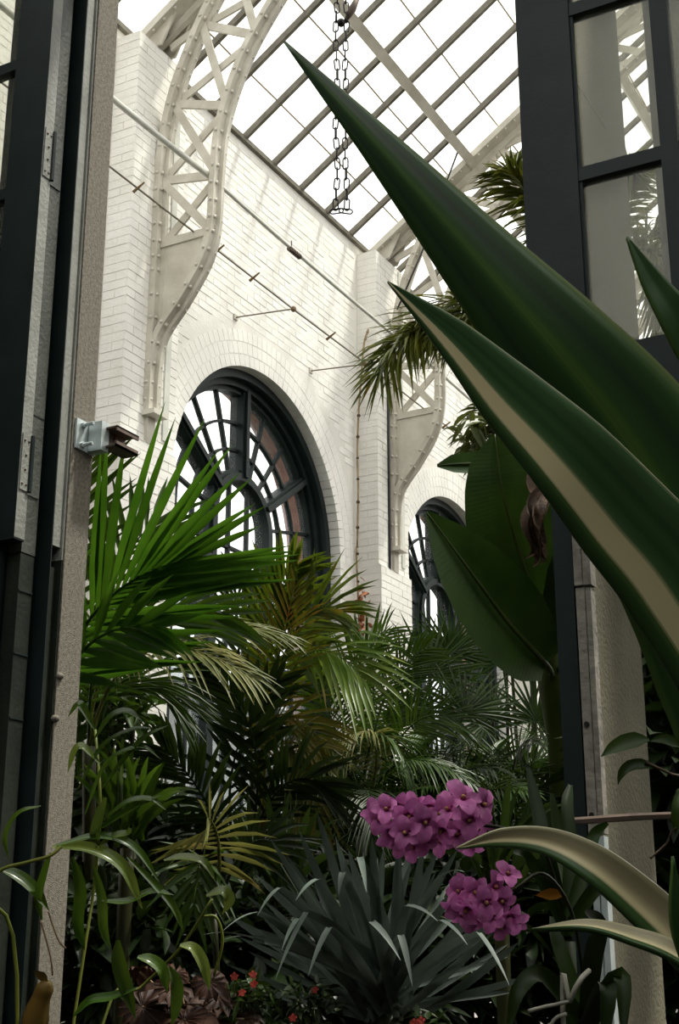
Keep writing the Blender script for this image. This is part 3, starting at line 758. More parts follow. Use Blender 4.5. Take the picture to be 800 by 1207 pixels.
# guide wire on stand-off rods
gw = thing('guide_wire', 'thin rusty wire on stand-off rods along the white brick wall', 'wire', (-5.78, 9.74, 7.14))
MB().tube([(-5.78, 4.5, 7.16), (-5.78, 9.74, 7.14), (-5.78, 11.13, 7.155), (-5.78, 16.5, 7.15)], .008, 5).build('wire', M['wire'], gw)
for yy in (9.74, 11.13, 15.3):
    MB().tube([(WX - .01, yy, 7.205), (-5.77, yy, 7.145)], .007, 5).build('stand_off_rod', M['wire'], gw)
    MB().ball((-5.78, yy, 7.145), .028, 8, 5).build('clamp', M['clamp'], gw); MB().box(WX - .01, WX + .012, yy - .03, yy + .03, 7.18, 7.23).build('wall_plate', M['steel'], gw)
for yy in (7.4, 8.5, 9.05, 10.4, 13.0, 13.5):
    p = V((-5.78, yy, 7.14)); MB().tube([p + V((-.03, 0, -.02)), p + V((.07, .0, .035))], [.014, .007], 6).build('clip', M['clamp'], gw)
# chain loop
ch = thing('chain', 'black hanging chain loop under the glass roof beside the leaf tip', 'chain', pt(402, 250, 6.0))
bot = pt(402, 246, 6.0)
lm = MB(); N_ = 14; pth = []
for i in range(N_ + 1):
    u = 2 * math.pi * i / N_; cx = .011 * math.cos(u); cz_ = .011 * math.sin(u) + (.018 if math.sin(u) >= 0 else -.018); pth.append((cx, 0, cz_))
pth.append(pth[0]); lm.tube(pth, .0034, 5, False); lk = lm.mesh('chain_link', M['black_steel'], True)
ptch = .0505
for s in (-1, 1):
    for i in range(34):
        wob = .004 * math.sin(i * .7 + s); ang = YAW + (math.pi/2 if i % 2 else .0) + R.uniform(-.25, .25)
        link('chain_link', lk, ch, bot + RT * (s * .021 + wob) + V((0, 0, i * ptch + .02)), (0, R.uniform(-.12, .12), ang))
for s in (-1, 1): link('chain_link', lk, ch, bot + RT * (s * .020) + V((0, 0, -.012)), (0, math.pi / 2 + .15 * s, YAW))
top = bot + V((0, 0, 34 * ptch)); hk = V((top.x, top.y, rz(top.x) - .14))
MB().tube([top + V((0, 0, -.02)), top + V((0, 0, .2)), hk], .012, 6).build('hanger_rod', M['black_steel'], ch)
tg = bot + V((0, 0, .98))
MB().tube([tg + RT * .015 + V((0, 0, -.03)), tg + RT * .05 + V((0, 0, .04)), tg + RT * .085 + V((0, 0, .13))], [.007, .018, .008], 8).build('hook', M['brown_steel'], ch, True)
MB().ball(tg + V((0, 0, -.03)), .02, 8, 6).build('shackle', M['black_steel'], ch)
# strut-channel bracket bolted to the stone jamb
br = thing('channel_bracket', 'galvanised strut bracket with rusty channel bolted to the stone jamb', 'bracket', (-2.70, 3.24, 3.20))
bz = at_x(100, 516, -2.70); bz = bz.z; bx = -2.70
MB().box(bx, bx + .008, 3.205, 3.300, bz - .05, bz + .05).build('base_plate', M['galv'], br)
MB().box(bx, bx + .055, 3.268, 3.276, bz - .05, bz + .05).build('clamp_plate', M['galv'], br)
MB().box(bx + .010, bx + .062, 3.262, 3.300, bz - .048, bz + .05).build('clamp_block', M['galv'], br)
c_ = MB(); 
for z0, z1, x0, x1 in ((bz + .028, bz + .034, .045, .105), (bz - .034, bz - .028, .045, .105)): c_.box(bx + x0, bx + x1, 3.285, 3.40, z0, z1)
c_.box(bx + .045, bx + .051, 3.285, 3.40, bz - .034, bz + .034)
c_.box(bx + .099, bx + .105, 3.285, 3.40, bz + .018, bz + .034); c_.box(bx + .099, bx + .105, 3.285, 3.40, bz - .034, bz - .018)
c_.build('strut_channel', M['brown_steel'], br)
for s in (-1, 1):
    MB().tube([(bx + .006, 3.235, bz + s*.034), (bx + .05, 3.235, bz + s*.034)], .006, 6).build('bolt', M['galv'], br)
    MB().tube([(bx + .008, 3.235, bz + s*.034), (bx + .018, 3.235, bz + s*.034)], .011, 6).build('nut', M['galv'], br)
# black cable down the second pilaster
cb = MB().tube([(PF + .012, 12.36, z_) for z_ in (7.35, 6.5, 6.0, 5.5, 4.6)], .014, 6).build('conduit', M['black_steel'])
tag(cb, 'thin black conduit running down the pilaster between the arched windows', 'conduit')
gc = MB().tube(catmull([at_y(539, 180, 12.1), at_y(527, 212, 12.1), at_y(511, 254, 12.1), at_y(500, 290, 12.1), at_y(468, 365, 12.1)], 5), .010, 5).build('guy_cable', M['black_steel'])
tag(gc, 'slack black cable hanging from the rafter between the arched windows', 'cable')
# rod across the lower right opening
rd = MB().tube([at_y(676, 968, 2.9), at_y(745, 963, 2.9), at_y(1050, 950, 2.85)], [.008, .008, .003], 6).build('thin_rod', M['brown_steel'])
tag(rd, 'thin dark rod crossing in front of the cream pier', 'rod')

# ================================================================== PLANTS
GZ = FLOOR_Z - .02
def ground(p): return V((p.x, p.y, GZ))
def root_at(x, y, d): return ground(pt(x, y, d))
def stem_part(parent, pts, r, mat='dkstem', name='stem', k=6):
    return MB().tube(catmull(pts, 5), r, k).build(name, G[mat], parent, True)

# ---- broad-leafleted palm just inside the doorway
kp = root_at(60, 1100, 5.2)
k = thing('kentia_palm', 'bright green palm with broad leaflets beside the stone door jamb', 'palm', kp)
kc = pt(55, 880, 5.2)
stem_part(k, [kp, kp.lerp(kc, .5), kc], .045, 'dkstem', 'trunk', 8)
NK = TOCAM + V((0, 0, .25)) 
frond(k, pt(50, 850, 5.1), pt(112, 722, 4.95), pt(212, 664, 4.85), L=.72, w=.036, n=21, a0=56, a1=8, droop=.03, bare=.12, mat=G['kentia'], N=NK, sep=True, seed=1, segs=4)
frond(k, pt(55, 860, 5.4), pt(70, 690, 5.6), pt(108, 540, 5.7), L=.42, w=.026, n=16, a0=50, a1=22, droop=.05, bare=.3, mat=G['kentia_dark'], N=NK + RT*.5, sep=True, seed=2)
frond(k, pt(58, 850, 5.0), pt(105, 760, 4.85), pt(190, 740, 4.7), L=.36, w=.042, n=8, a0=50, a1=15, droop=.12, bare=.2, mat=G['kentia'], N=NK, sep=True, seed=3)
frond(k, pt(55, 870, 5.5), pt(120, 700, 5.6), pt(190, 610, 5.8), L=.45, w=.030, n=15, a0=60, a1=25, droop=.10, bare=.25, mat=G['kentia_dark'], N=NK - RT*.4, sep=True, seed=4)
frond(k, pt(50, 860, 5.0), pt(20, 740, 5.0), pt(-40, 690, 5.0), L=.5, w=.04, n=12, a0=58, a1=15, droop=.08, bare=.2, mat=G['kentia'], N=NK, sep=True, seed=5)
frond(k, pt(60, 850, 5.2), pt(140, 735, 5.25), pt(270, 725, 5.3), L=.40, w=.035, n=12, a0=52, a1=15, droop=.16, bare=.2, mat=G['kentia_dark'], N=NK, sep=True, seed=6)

# ---- areca clump before the first window
def palm(name, label, foot, crown, fronds, trunk_r=.04, group=None, tmat='dkstem', cat='palm'):
    f = ground(foot); o = thing(name, label, cat, f, group)
    stem_part(o, [f, f.lerp(crown, .5) + V((.03, 0, 0)), crown], trunk_r, tmat, 'trunk', 8)
    for i, fr in enumerate(fronds):
        b, m, t, kw = fr
        kw = dict(kw); kw.setdefault('seed', i + len(label)); frond(o, pt(*b), pt(*m), pt(*t), **kw)
    return o
A = dict(mat=G['areca'], L=.46, w=.032, n=24, a0=58, a1=18, droop=.2, bare=.3)
palm('areca_palm', 'green areca palm arching in front of the first arched window', pt(305, 1000, 7.5), pt(300, 930, 7.5), [
    ((297, 935, 7.5), (305, 770, 7.45), (350, 665, 7.3), dict(A, sep=True, N=TOCAM)),
    ((300, 935, 7.5), (342, 755, 7.35), (405, 722, 7.1), dict(A, sep=True, N=TOCAM + V((0, 0, .6)))),
    ((302, 935, 7.5), (352, 780, 7.3), (428, 800, 7.0), dict(A, droop=.5, n=18, bare=.45, N=TOCAM*.7 + V((0, 0, .7)))),
    ((298, 935, 7.6), (290, 790, 7.8), (275, 680, 7.9), dict(A, mat=G['dusk'], n=14, N=TOCAM + RT)),
], .03)
palm('areca_palm', 'areca palm with yellowing drooping leaflets low before the first window', pt(315, 1050, 7.2), pt(310, 985, 7.2), [
    ((310, 990, 7.2), (318, 850, 7.1), (390, 885, 6.9), dict(A, mat=G['areca_gold'], L=.36, w=.024, n=20, droop=.25, sep=True, N=TOCAM + V((0, 0, .5)))),
    ((310, 990, 7.2), (318, 840, 7.1), (348, 690, 7.2), dict(A, mat=G['areca_gold'], L=.34, w=.018, n=18, bare=.5, N=TOCAM)),
    ((310, 990, 7.2), (335, 880, 7.0), (372, 960, 6.8), dict(A, mat=G['areca_gold'], L=.34, w=.026, droop=.4, N=TOCAM + V((0, 0, .5)))),
], .028)
palm('olive_palm', 'sunlit olive palm with thin pale leaflets below the broad bright fronds', pt(110, 1050, 6.2), pt(105, 880, 6.2), [
    ((105, 880, 6.2), (160, 752, 6.15), (330, 748, 6.1), dict(mat=G['olive'], L=.34, w=.014, n=34, a0=40, a1=14, droop=.35, bare=.25, N=TOCAM*.5 + V((0, 0, 1)))),
    ((105, 880, 6.2), (170, 770, 6.0), (300, 800, 5.8), dict(mat=G['olive'], L=.30, w=.014, n=30, a0=45, a1=18, droop=.4, bare=.25, N=TOCAM*.6 + V((0, 0, .8)))),
    ((105, 880, 6.2), (110, 790, 6.1), (130, 740, 6.0), dict(mat=G['kentia_dark'], L=.30, w=.022, n=18, a0=55, a1=18, droop=.3, bare=.25, N=TOCAM)),
    ((105, 880, 6.2), (150, 800, 6.3), (215, 830, 6.3), dict(mat=G['kentia_dark'], L=.34, w=.02, n=24, a0=50, a1=18, droop=.4, bare=.25, N=TOCAM + V((0, 0, .6)))),
], .03)
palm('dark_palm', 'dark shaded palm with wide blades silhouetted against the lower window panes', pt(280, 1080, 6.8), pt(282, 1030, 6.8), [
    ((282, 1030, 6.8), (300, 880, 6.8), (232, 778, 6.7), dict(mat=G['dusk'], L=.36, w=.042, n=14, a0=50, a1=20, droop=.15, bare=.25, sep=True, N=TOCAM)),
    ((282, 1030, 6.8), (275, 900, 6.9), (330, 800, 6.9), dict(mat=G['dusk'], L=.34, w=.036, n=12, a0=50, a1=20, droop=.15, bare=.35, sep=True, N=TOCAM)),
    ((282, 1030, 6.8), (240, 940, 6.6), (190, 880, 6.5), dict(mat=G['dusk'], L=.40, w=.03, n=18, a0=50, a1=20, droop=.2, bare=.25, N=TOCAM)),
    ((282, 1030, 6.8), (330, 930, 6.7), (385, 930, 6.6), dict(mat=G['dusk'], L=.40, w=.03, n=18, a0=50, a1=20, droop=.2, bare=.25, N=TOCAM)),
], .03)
palm('parlour_palm', 'small parlour palm with one pale lit frond beside the silver blades', pt(262, 1160, 5.2), pt(252, 1075, 5.2), [
    ((252, 1080, 5.2), (258, 1000, 5.1), (243, 962, 4.95), dict(mat=G['olive'], L=.25, w=.026, n=12, a0=100, a1=40, droop=.25, bare=.3, sep=True, N=TOCAM + V((0, 0, .6)))),
    ((252, 1080, 5.2), (240, 1010, 5.1), (228, 1075, 5.0), dict(mat=G['kentia_dark'], L=.22, w=.024, n=9, a0=60, a1=25, droop=.3, bare=.4, N=TOCAM + V((0, 0, .5)))),
    ((252, 1080, 5.2), (290, 1000, 5.2), (330, 1000, 5.2), dict(mat=G['dusk'], L=.25, w=.024, n=12, a0=60, a1=25, droop=.3, bare=.4, N=TOCAM + V((0, 0, .5)))),
], .012)
# ---- feather palms right of the first window
F = dict(mat=G['feather'], L=.34, w=.016, n=34, a0=62, a1=25, droop=.22, bare=.15, lp=.5)
palm('feather_palm', 'fine feathery palm rising against the white pilaster', pt(440, 1060, 8.2), pt(432, 960, 8.2), [
    ((432, 960, 8.2), (405, 840, 8.1), (455, 742, 8.0), dict(F, L=.42, N=TOCAM - RT*.5)),
    ((432, 960, 8.2), (450, 830, 8.3), (500, 765, 8.4), dict(F, L=.38, N=TOCAM)),
    ((432, 960, 8.2), (440, 800, 8.2), (425, 760, 8.3), dict(F, L=.36, N=TOCAM + RT*.7)),
    ((432, 960, 8.2), (395, 860, 8.0), (372, 790, 7.9), dict(F, L=.36, N=TOCAM)),
    ((432, 960, 8.2), (480, 860, 8.0), (540, 850, 7.9), dict(F, L=.36, N=TOCAM + V((0, 0, .7)))),
], .035)
palm('feather_palm', 'low feathery palm with arching pale-tipped fronds above the orchids', pt(430, 1080, 7.2), pt(425, 985, 7.2), [
    ((425, 985, 7.2), (440, 868, 7.1), (372, 905, 6.9), dict(F, mat=G['olive'], L=.24, w=.011, n=40, droop=.7, N=TOCAM*.3 + V((0, 0, 1)))),
    ((425, 985, 7.2), (440, 872, 7.1), (482, 905, 7.0), dict(F, L=.24, w=.012, n=36, droop=.7, N=TOCAM*.3 + V((0, 0, 1)))),
    ((425, 985, 7.2), (380, 880, 7.1), (340, 860, 7.0), dict(F, L=.26, w=.012, n=34, droop=.6, N=TOCAM*.4 + V((0, 0, 1)))),
    ((425, 985, 7.2), (400, 900, 7.0), (330, 940, 6.8), dict(F, L=.24, w=.012, n=34, droop=.7, N=TOCAM*.4 + V((0, 0, 1)))),
    ((425, 985, 7.2), (470, 900, 7.0), (560, 925, 6.8), dict(F, L=.26, w=.012, n=34, droop=.6, N=TOCAM*.4 + V((0, 0, 1)))),
    ((425, 985, 7.2), (430, 930, 6.9), (440, 975, 6.5), dict(F, mat=G['dusk'], L=.24, w=.014, n=30, droop=.6, N=TOCAM*.4 + V((0, 0, 1)))),
], .03)
# ---- fan palms under the second window
def fanpalm(label, foot, crown, leaves, mat):
    f = ground(foot); o = thing('fan_palm', label, 'palm', f)
    stem_part(o, [f, f.lerp(crown, .5), crown], .05, 'dkstem', 'trunk', 8)
    for i, (x, y, d, L, sx, sy, spread) in enumerate(leaves):
        h = pt(x, y, d); N = TOCAM + RT * sx + UP * sy
        fan(o, crown, h, N, L, .020, 30, spread, .12, mat, seed=i + len(label), axis=(h - crown))
    return o
fanpalm('dark fan palm with spiky leaves before the foot of the second window', pt(520, 1060, 9.0), pt(520, 930, 9.0), [
    (505, 795, 8.9, .52, -.3, .5, 250), (480, 850, 8.7, .45, -.4, .5, 240), (548, 840, 8.7, .46, .2, .6, 240), (530, 770, 9.2, .42, .3, .2, 200), (455, 900, 8.6, .42, -.3, .7, 220), (545, 905, 8.5, .45, .2, .9, 240)], G['fan'])
fanpalm('fan palm with open round leaves below the banana leaf', pt(610, 1060, 9.4), pt(610, 930, 9.4), [
    (592, 778, 9.4, .50, .1, .0, 230), (575, 850, 9.2, .45, .5, .5, 240), (632, 850, 9.2, .48, -.2, .4, 240), (640, 790, 9.6, .42, .3, .2, 220), (600, 905, 9.0, .45, 0, .8, 240), (655, 900, 9.0, .42, .2, .6, 240)], G['fan'])

# ---- banana plant
bp_ = root_at(660, 1000, 8.0); bn = thing('banana_plant', 'large dark banana plant against the white wall by the second window', 'banana plant', bp_)
stem_part(bn, [bp_, pt(668, 940, 8.0), pt(650, 790, 8.0), pt(652, 720, 8.0)], [.10] * 6 + [.09] * 5 + [.07] * 5, 'banana_rib', 'pseudostem', 10)
def banana(base, pts, widths, N, mat='banana', name='leaf_blade', tears=0, seed=0, fold=.18):
    path = catmull([pt(*p) for p in pts], 8); mb = MB()
    blade(mb, path, [w_ for w_ in widths], N, fold=fold, across=6)
    o = mb.build(name, G[mat], bn, True)
    rib = catmull([pt(*base)] + [pt(*p) for p in pts], 6); n = len(rib)
    MB().tube([q for q in rib], [.020 * (1 - .85 * i / n) for i in range(n)], 6).build('midrib', G['banana_rib'], o, True)
    return o
banana((655, 800, 8.0), [(640, 740, 7.9), (612, 650, 7.8), (592, 580, 7.75), (583, 512, 7.8)], [.30, .60, .58, .52, .47, .40, .30, .04], TOCAM - RT*.15)
banana((650, 800, 8.0), [(645, 785, 7.8), (600, 735, 7.6), (553, 672, 7.5), (503, 604, 7.5)], [.20, .42, .48, .48, .44, .36, .22, .03], TOCAM + UP*.35 + RT*.1)
banana((655, 720, 8.2), [(610, 560, 8.3), (575, 548, 8.3), (540, 547, 8.3), (515, 549, 8.3)], [.05, .13, .15, .12, .02], UP*.5 + TOCAM)
banana((655, 720, 8.2), [(612, 640, 8.3), (580, 628, 8.3), (553, 619, 8.2)], [.05, .16, .12, .02], UP + TOCAM)
banana((660, 700, 8.2), [(655, 640, 8.1), (652, 570, 8.1), (620, 530, 8.0)], [.3, .5, .45, .1], TOCAM + RT*.5)
banana((655, 800, 8.0), [(668, 770, 7.8), (690, 720, 7.7), (700, 650, 7.6), (690, 590, 7.7)], [.30, .5, .5, .4, .02], TOCAM - RT*.6)
dl = MB(); rr = random.Random(5)
for i in range(9):
    x0 = 640 + rr.uniform(-6, 8); path = catmull([pt(x0, 570 + i*2, 7.6), pt(x0 - 14 - rr.uniform(0, 6), 595 + i*4, 7.5), pt(x0 - 8 + rr.uniform(-10, 6), 625 + i*4, 7.5), pt(x0 - 12 + rr.uniform(-10, 10), 645 + i*3, 7.5)], 5)
    blade(dl, path, [.03, .08, .06, .03, .002], TOCAM + RT * rr.uniform(-1, 1), fold=.5, across=4)
dl.build('dead_leaf', G['dead'], bn, True)
dl2 = MB(); 
blade(dl2, catmull([pt(655, 520, 7.7), pt(640, 548, 7.65), pt(632, 570, 7.6), pt(640, 600, 7.6)], 5), [.05, .14, .12, .02], TOCAM, fold=.4, across=4)
dl2.build('dead_leaf', G['dead'], bn, True)

# ---- tall foxtail palm whose crown shows above the foreground leaf
fx = root_at(745, 1000, 11.5); fp = thing('foxtail_palm', 'tall palm whose bushy fronds hang before the second truss', 'palm', fx)
fcr = pt(715, 330, 11.5)
stem_part(fp, [fx, fx.lerp(fcr, .5), fcr], [.13] * 6 + [.11] * 5, 'tan', 'trunk', 10)
FX = dict(mat=G['foxtail'], L=.46, w=.034, n=120, a0=64, a1=28, droop=.35, bare=.12, plum=.75, rach=.016, lp=.35)
for i, (a_, b_, c_2) in enumerate([((715, 340, 11.5), (548, 352, 10.9), (447, 440, 10.3)), ((715, 345, 11.5), (590, 375, 11.2), (500, 392, 11.0)), ((715, 330, 11.5), (640, 250, 11.3), (600, 205, 11.2)), ((715, 335, 11.5), (650, 340, 11.0), (600, 420, 10.6)), ((715, 338, 11.5), (600, 362, 11.0), (485, 395, 10.6)), ((715, 336, 11.5), (630, 330, 11.0), (540, 385, 10.4)),
                                   ((715, 330, 11.5), (720, 230, 11.4), (745, 200, 11.0)), ((715, 335, 11.5), (770, 300, 11.2), (790, 400, 10.9)), ((715, 335, 11.5), (800, 260, 11.5), (850, 330, 11.5))]):
    frond(fp, pt(*a_), pt(*b_), pt(*c_2), seed=40 + i, N=V((0, 0, 1)) + TOCAM * .3, **FX)

# ---- leafy plants built of many single leaves
def ell(mb, p, d, N, L, w, droop=.2):
    d = V(d).normalized(); path = [p + d * (L * t) + V((0, 0, -droop * L * t * t)) for t in (0, .25, .5, .75, 1)]
    blade(mb, path, [w * .15, w * .85, w, w * .6, .0005], N, fold=.18)
def bush(name, label, foot, cx, cy, d, rx, ry, rd, n, L, w, mat, seed, cat='shrub', group=None, droop=.3, stems=5):
    rr = random.Random(seed); f = ground(foot); o = thing(name, label, cat, f, group); mb = MB()
    c = pt(cx, cy, d); s = d / FPX
    for i in range(n):
        while True:
            q = (rr.uniform(-1, 1), rr.uniform(-1, 1), rr.uniform(-1, 1))
            if sum(v * v for v in q) < 1: break
        p = c + RT * (q[0] * rx * s) + V((0, 0, 1)) * (q[1] * ry * s) + V((FW.x, FW.y, 0)).normalized() * (q[2] * rd)
        out = (p - c); dirn = V((out.x + rr.gauss(0, .5), out.y + rr.gauss(0, .5), abs(out.z) * .4 + rr.gauss(.1, .4)))
        if dirn.length < .01: dirn = V((0, 0, 1))
        N = V((rr.gauss(0, .5), rr.gauss(0, .5), 1))
        ell(mb, p, dirn, N, L * rr.uniform(.6, 1.2), w * rr.uniform(.7, 1.2), droop)
    o2 = mb.build('foliage', G[mat], o, True); tag(o2, kind='stuff')
    for i in range(stems):
        e = c + RT * (rr.uniform(-.6, .6) * rx * s) + V((0, 0, rr.uniform(-.4, .5) * ry * s))
        stem_part(o, [f + V((rr.uniform(-.08, .08), rr.uniform(-.08, .08), 0)), f.lerp(e, .55) + V((rr.uniform(-.1, .1), 0, 0)), e], .012, 'dkstem', 'stem', 5)
    return o
bush('umbrella_tree', 'glossy umbrella tree foliage behind the top of the banana leaf', pt(610, 1000, 10.0), 598, 510, 10.0, 58, 36, .35, 420, .17, .045, 'umbrella', 3, 'tree', None, .5)
# ---- dark understorey
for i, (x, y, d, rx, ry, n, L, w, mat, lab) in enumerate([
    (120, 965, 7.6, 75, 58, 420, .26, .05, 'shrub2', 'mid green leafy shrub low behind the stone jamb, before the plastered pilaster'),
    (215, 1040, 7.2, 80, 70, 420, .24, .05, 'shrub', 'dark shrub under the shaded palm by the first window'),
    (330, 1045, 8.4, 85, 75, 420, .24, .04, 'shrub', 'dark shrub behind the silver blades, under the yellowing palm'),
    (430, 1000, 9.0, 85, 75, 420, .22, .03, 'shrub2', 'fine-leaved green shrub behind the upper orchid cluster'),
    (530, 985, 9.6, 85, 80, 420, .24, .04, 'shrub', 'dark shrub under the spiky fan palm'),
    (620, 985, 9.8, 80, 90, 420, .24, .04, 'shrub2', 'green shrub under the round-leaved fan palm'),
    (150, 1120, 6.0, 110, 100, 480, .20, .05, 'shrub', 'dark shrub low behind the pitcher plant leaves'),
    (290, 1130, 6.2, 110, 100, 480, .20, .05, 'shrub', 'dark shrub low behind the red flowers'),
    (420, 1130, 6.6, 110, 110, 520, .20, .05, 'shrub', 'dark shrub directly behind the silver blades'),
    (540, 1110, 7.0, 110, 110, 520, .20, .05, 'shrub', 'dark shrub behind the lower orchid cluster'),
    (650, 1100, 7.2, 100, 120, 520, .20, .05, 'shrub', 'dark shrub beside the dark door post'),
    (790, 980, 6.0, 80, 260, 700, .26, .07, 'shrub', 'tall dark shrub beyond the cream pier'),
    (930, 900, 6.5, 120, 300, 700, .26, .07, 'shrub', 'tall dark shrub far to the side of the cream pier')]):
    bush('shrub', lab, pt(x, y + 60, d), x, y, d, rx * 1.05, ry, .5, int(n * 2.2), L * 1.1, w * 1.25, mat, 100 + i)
bush('coffee_bush', 'bright small-leaved bush against the pilaster under the broad palm fronds', pt(130, 940, 7.0), 128, 828, 7.0, 52, 72, .3, 420, .13, .05, 'kentia_dark', 91, 'bush', None, .4)
# upright strap-leaved clumps
def clump(name, label, x, y, d, tips, w, mat, seed, cat='plant', N=None, droop=0.0, sep=True, hang=.12):
    rr = random.Random(seed); f = root_at(x, y, d); o = thing(name, label, cat, f); b = pt(x, y, d)
    stem_part(o, [f, f.lerp(b, .5), b], .03, 'dkstem', 'stem', 6)
    for tx, ty, td in tips:
        t = pt(tx, ty, td); bb = b + V((rr.uniform(-.05, .05), rr.uniform(-.05, .05), rr.uniform(0, .04)))
        m = bb.lerp(t, .5) + V((0, 0, hang * (t - bb).length))
        mb = MB(); blade(mb, qbez(bb, m, t, 9), [w * .5, w * .8, w, w, w * .85, w * .5, .001], (N or TOCAM) + V((rr.uniform(-.5, .5), rr.uniform(-.5, .5), rr.uniform(0, .6))), fold=.25)
        mb.build('leaf_blade', G[mat], o, True)
    return o
rr = random.Random(11)
clump('iris_clump', 'clump of dark sword-shaped leaves behind the pitcher plant', 150, 1000, 5.6, [(85 + i * 8 + rr.uniform(-6, 6), 862 + abs(i - 7) * 6 + rr.uniform(-8, 22), 5.5 + rr.uniform(-.3, .3)) for i in range(19)], .030, 'kentia_dark', 21, N=TOCAM)
clump('dracaena', 'dark dracaena with narrow leaves between the jamb and the silver blades', 330, 1060, 6.0, [(330 + 75 * math.cos(a) + rr.uniform(-10, 10), 1000 - 62 * math.sin(a) + rr.uniform(-8, 8), 5.8 + rr.uniform(-.3, .3)) for a in [math.pi * j / 13 for j in range(14)]], .035, 'shrub2', 22)
clump('dracaena', 'green dracaena with ribbon leaves behind the orchid cluster', 590, 1060, 5.2, [(590 + 80 * math.cos(a) + rr.uniform(-10, 10), 985 - 70 * math.sin(a) + rr.uniform(-8, 8), 5.0 + rr.uniform(-.3, .3)) for a in [math.pi * j / 13 for j in range(14)]], .03, 'shrub2', 23)
# more shaded fronds in the depth of the bed
rr = random.Random(31)
for i, (x, y, d, lab) in enumerate([(385, 1010, 7.9, 'shaded palm between the low feathery palm and the yellowing palm'), (500, 1000, 8.0, 'shaded palm behind the top of the orchid flowers'), (590, 1010, 8.2, 'shaded palm between the fan palms and the door post'), (160, 1030, 8.2, 'shaded palm before the wall below the olive palm'), (655, 1000, 8.8, 'shaded palm behind the dark door post under the banana')]):
    fr = []
    for j in range(8):
        a = math.radians(20 + 140 * j / 7 + rr.uniform(-8, 8)); l = rr.uniform(85, 135)
        tx, ty = x + l * 1.0 * math.cos(a), y - 20 - l * .95 * math.sin(a)
        fr.append(((x, y, d), (x + l * .42 * math.cos(a), y - 10 - l * .72 * math.sin(a) - 8, d - .05), (tx, ty + 8, d + rr.uniform(-.5, .3)), dict(mat=G['dusk' if j % 2 else 'feather'], L=.30, w=.016, n=26, a0=60, a1=22, droop=.35, bare=.2, N=TOCAM * .7 + V((rr.uniform(-.4, .4), 0, .6)), seed=i * 20 + j)))
    palm('bed_palm', lab, pt(x, y + 40, d), pt(x, y, d), fr, .02)

# ---- silver strap-leaved clump with snapped tips
sb = root_at(455, 1195, 4.6); so = thing('silver_lily_clump', 'silvery grey strap-leaved clump with snapped drooping tips below the orchids', 'plant', sb)
base = pt(455, 1195, 4.6)
stem_part(so, [sb, sb.lerp(base, .5), base], .06, 'dkstem', 'stem', 8)
rr = random.Random(9)
def sblade(tip, w=.036, bend=None, sag=0.0, nx=0.0):
    t = pt(*tip); bb = base + V((rr.uniform(-.07, .07), rr.uniform(-.07, .07), rr.uniform(-.04, .06)))
    mb = MB(); N = TOCAM + RT * nx + V((0, 0, .35))
    blade(mb, qbez(bb, bb.lerp(t, .55) + V((0, 0, sag)), t, 10), [w * .6, w * .9, w, w, w * .9, w * .75, (w * .6 if bend else .001)], N, fold=.22)
    o = mb.build('leaf_blade', G['silver'], so, True)
    if bend:
        e = pt(*bend); m2 = MB(); mid = t.lerp(e, .5) + V((0, 0, .012))
        blade(m2, qbez(t, mid, e, 6), [w * .6, w * .62, w * .5, w * .3, .001], V((0, 0, 1)) + TOCAM * .5 + RT * nx, fold=.12)
        m2.build('snapped_tip', G['silver'], o, True)
for tx, ty in ((374, 958), (318, 988), (338, 1008), (395, 985), (352, 978), (410, 1000), (438, 985), (452, 1000), (470, 992), (484, 998), (500, 990), (516, 1002), (540, 1000), (552, 1030), (575, 1045), (598, 1075), (580, 1100), (612, 1110), (300, 1030), (290, 1055), (270, 1080), (305, 1095), (330, 1120)):
    sblade((tx, ty, 4.6 + rr.uniform(-.25, .35)), .034, nx=(tx - 455) / 260)
for i in range(26):
    an = math.radians(8 + 164 * i / 25 + rr.uniform(-3, 3)); l = rr.uniform(150, 205)
    sblade((455 + l * math.cos(an) * .95, 1190 - l * math.sin(an), 4.75 + rr.uniform(-.25, .4)), .024, nx=math.cos(an) * .8)
for t_, e_ in (((404, 1028, 4.3), (399, 1056, 4.25)), ((424, 1010, 4.4), (432, 1052, 4.25)), ((361, 1075, 4.2), (324, 1156, 4.05)), ((352, 1082, 4.2), (332, 1120, 4.1)), ((388, 1093, 4.15), (363, 1151, 4.0)), ((438, 1086, 4.1), (472, 1132, 3.95)), ((472, 1102, 4.05), (486, 1163, 3.95)), ((478, 1067, 4.2), (516, 1086, 4.1)), ((518, 1084, 4.15), (551, 1114, 4.0)), ((564, 1099, 4.2), (600, 1161, 4.0)), ((330, 1046, 4.3), (303, 1080, 4.2)), ((375, 1036, 4.3), (348, 1062, 4.2)), ((298, 1106, 4.2), (238, 1102, 4.1)), ((305, 1075, 4.3), (262, 1098, 4.2)), ((520, 1033, 4.4), (548, 1028, 4.3)), ((312, 1108, 4.2), (262, 1108, 4.1))):
    sblade(t_, .036, e_, sag=.03, nx=(t_[0] - 455) / 260)

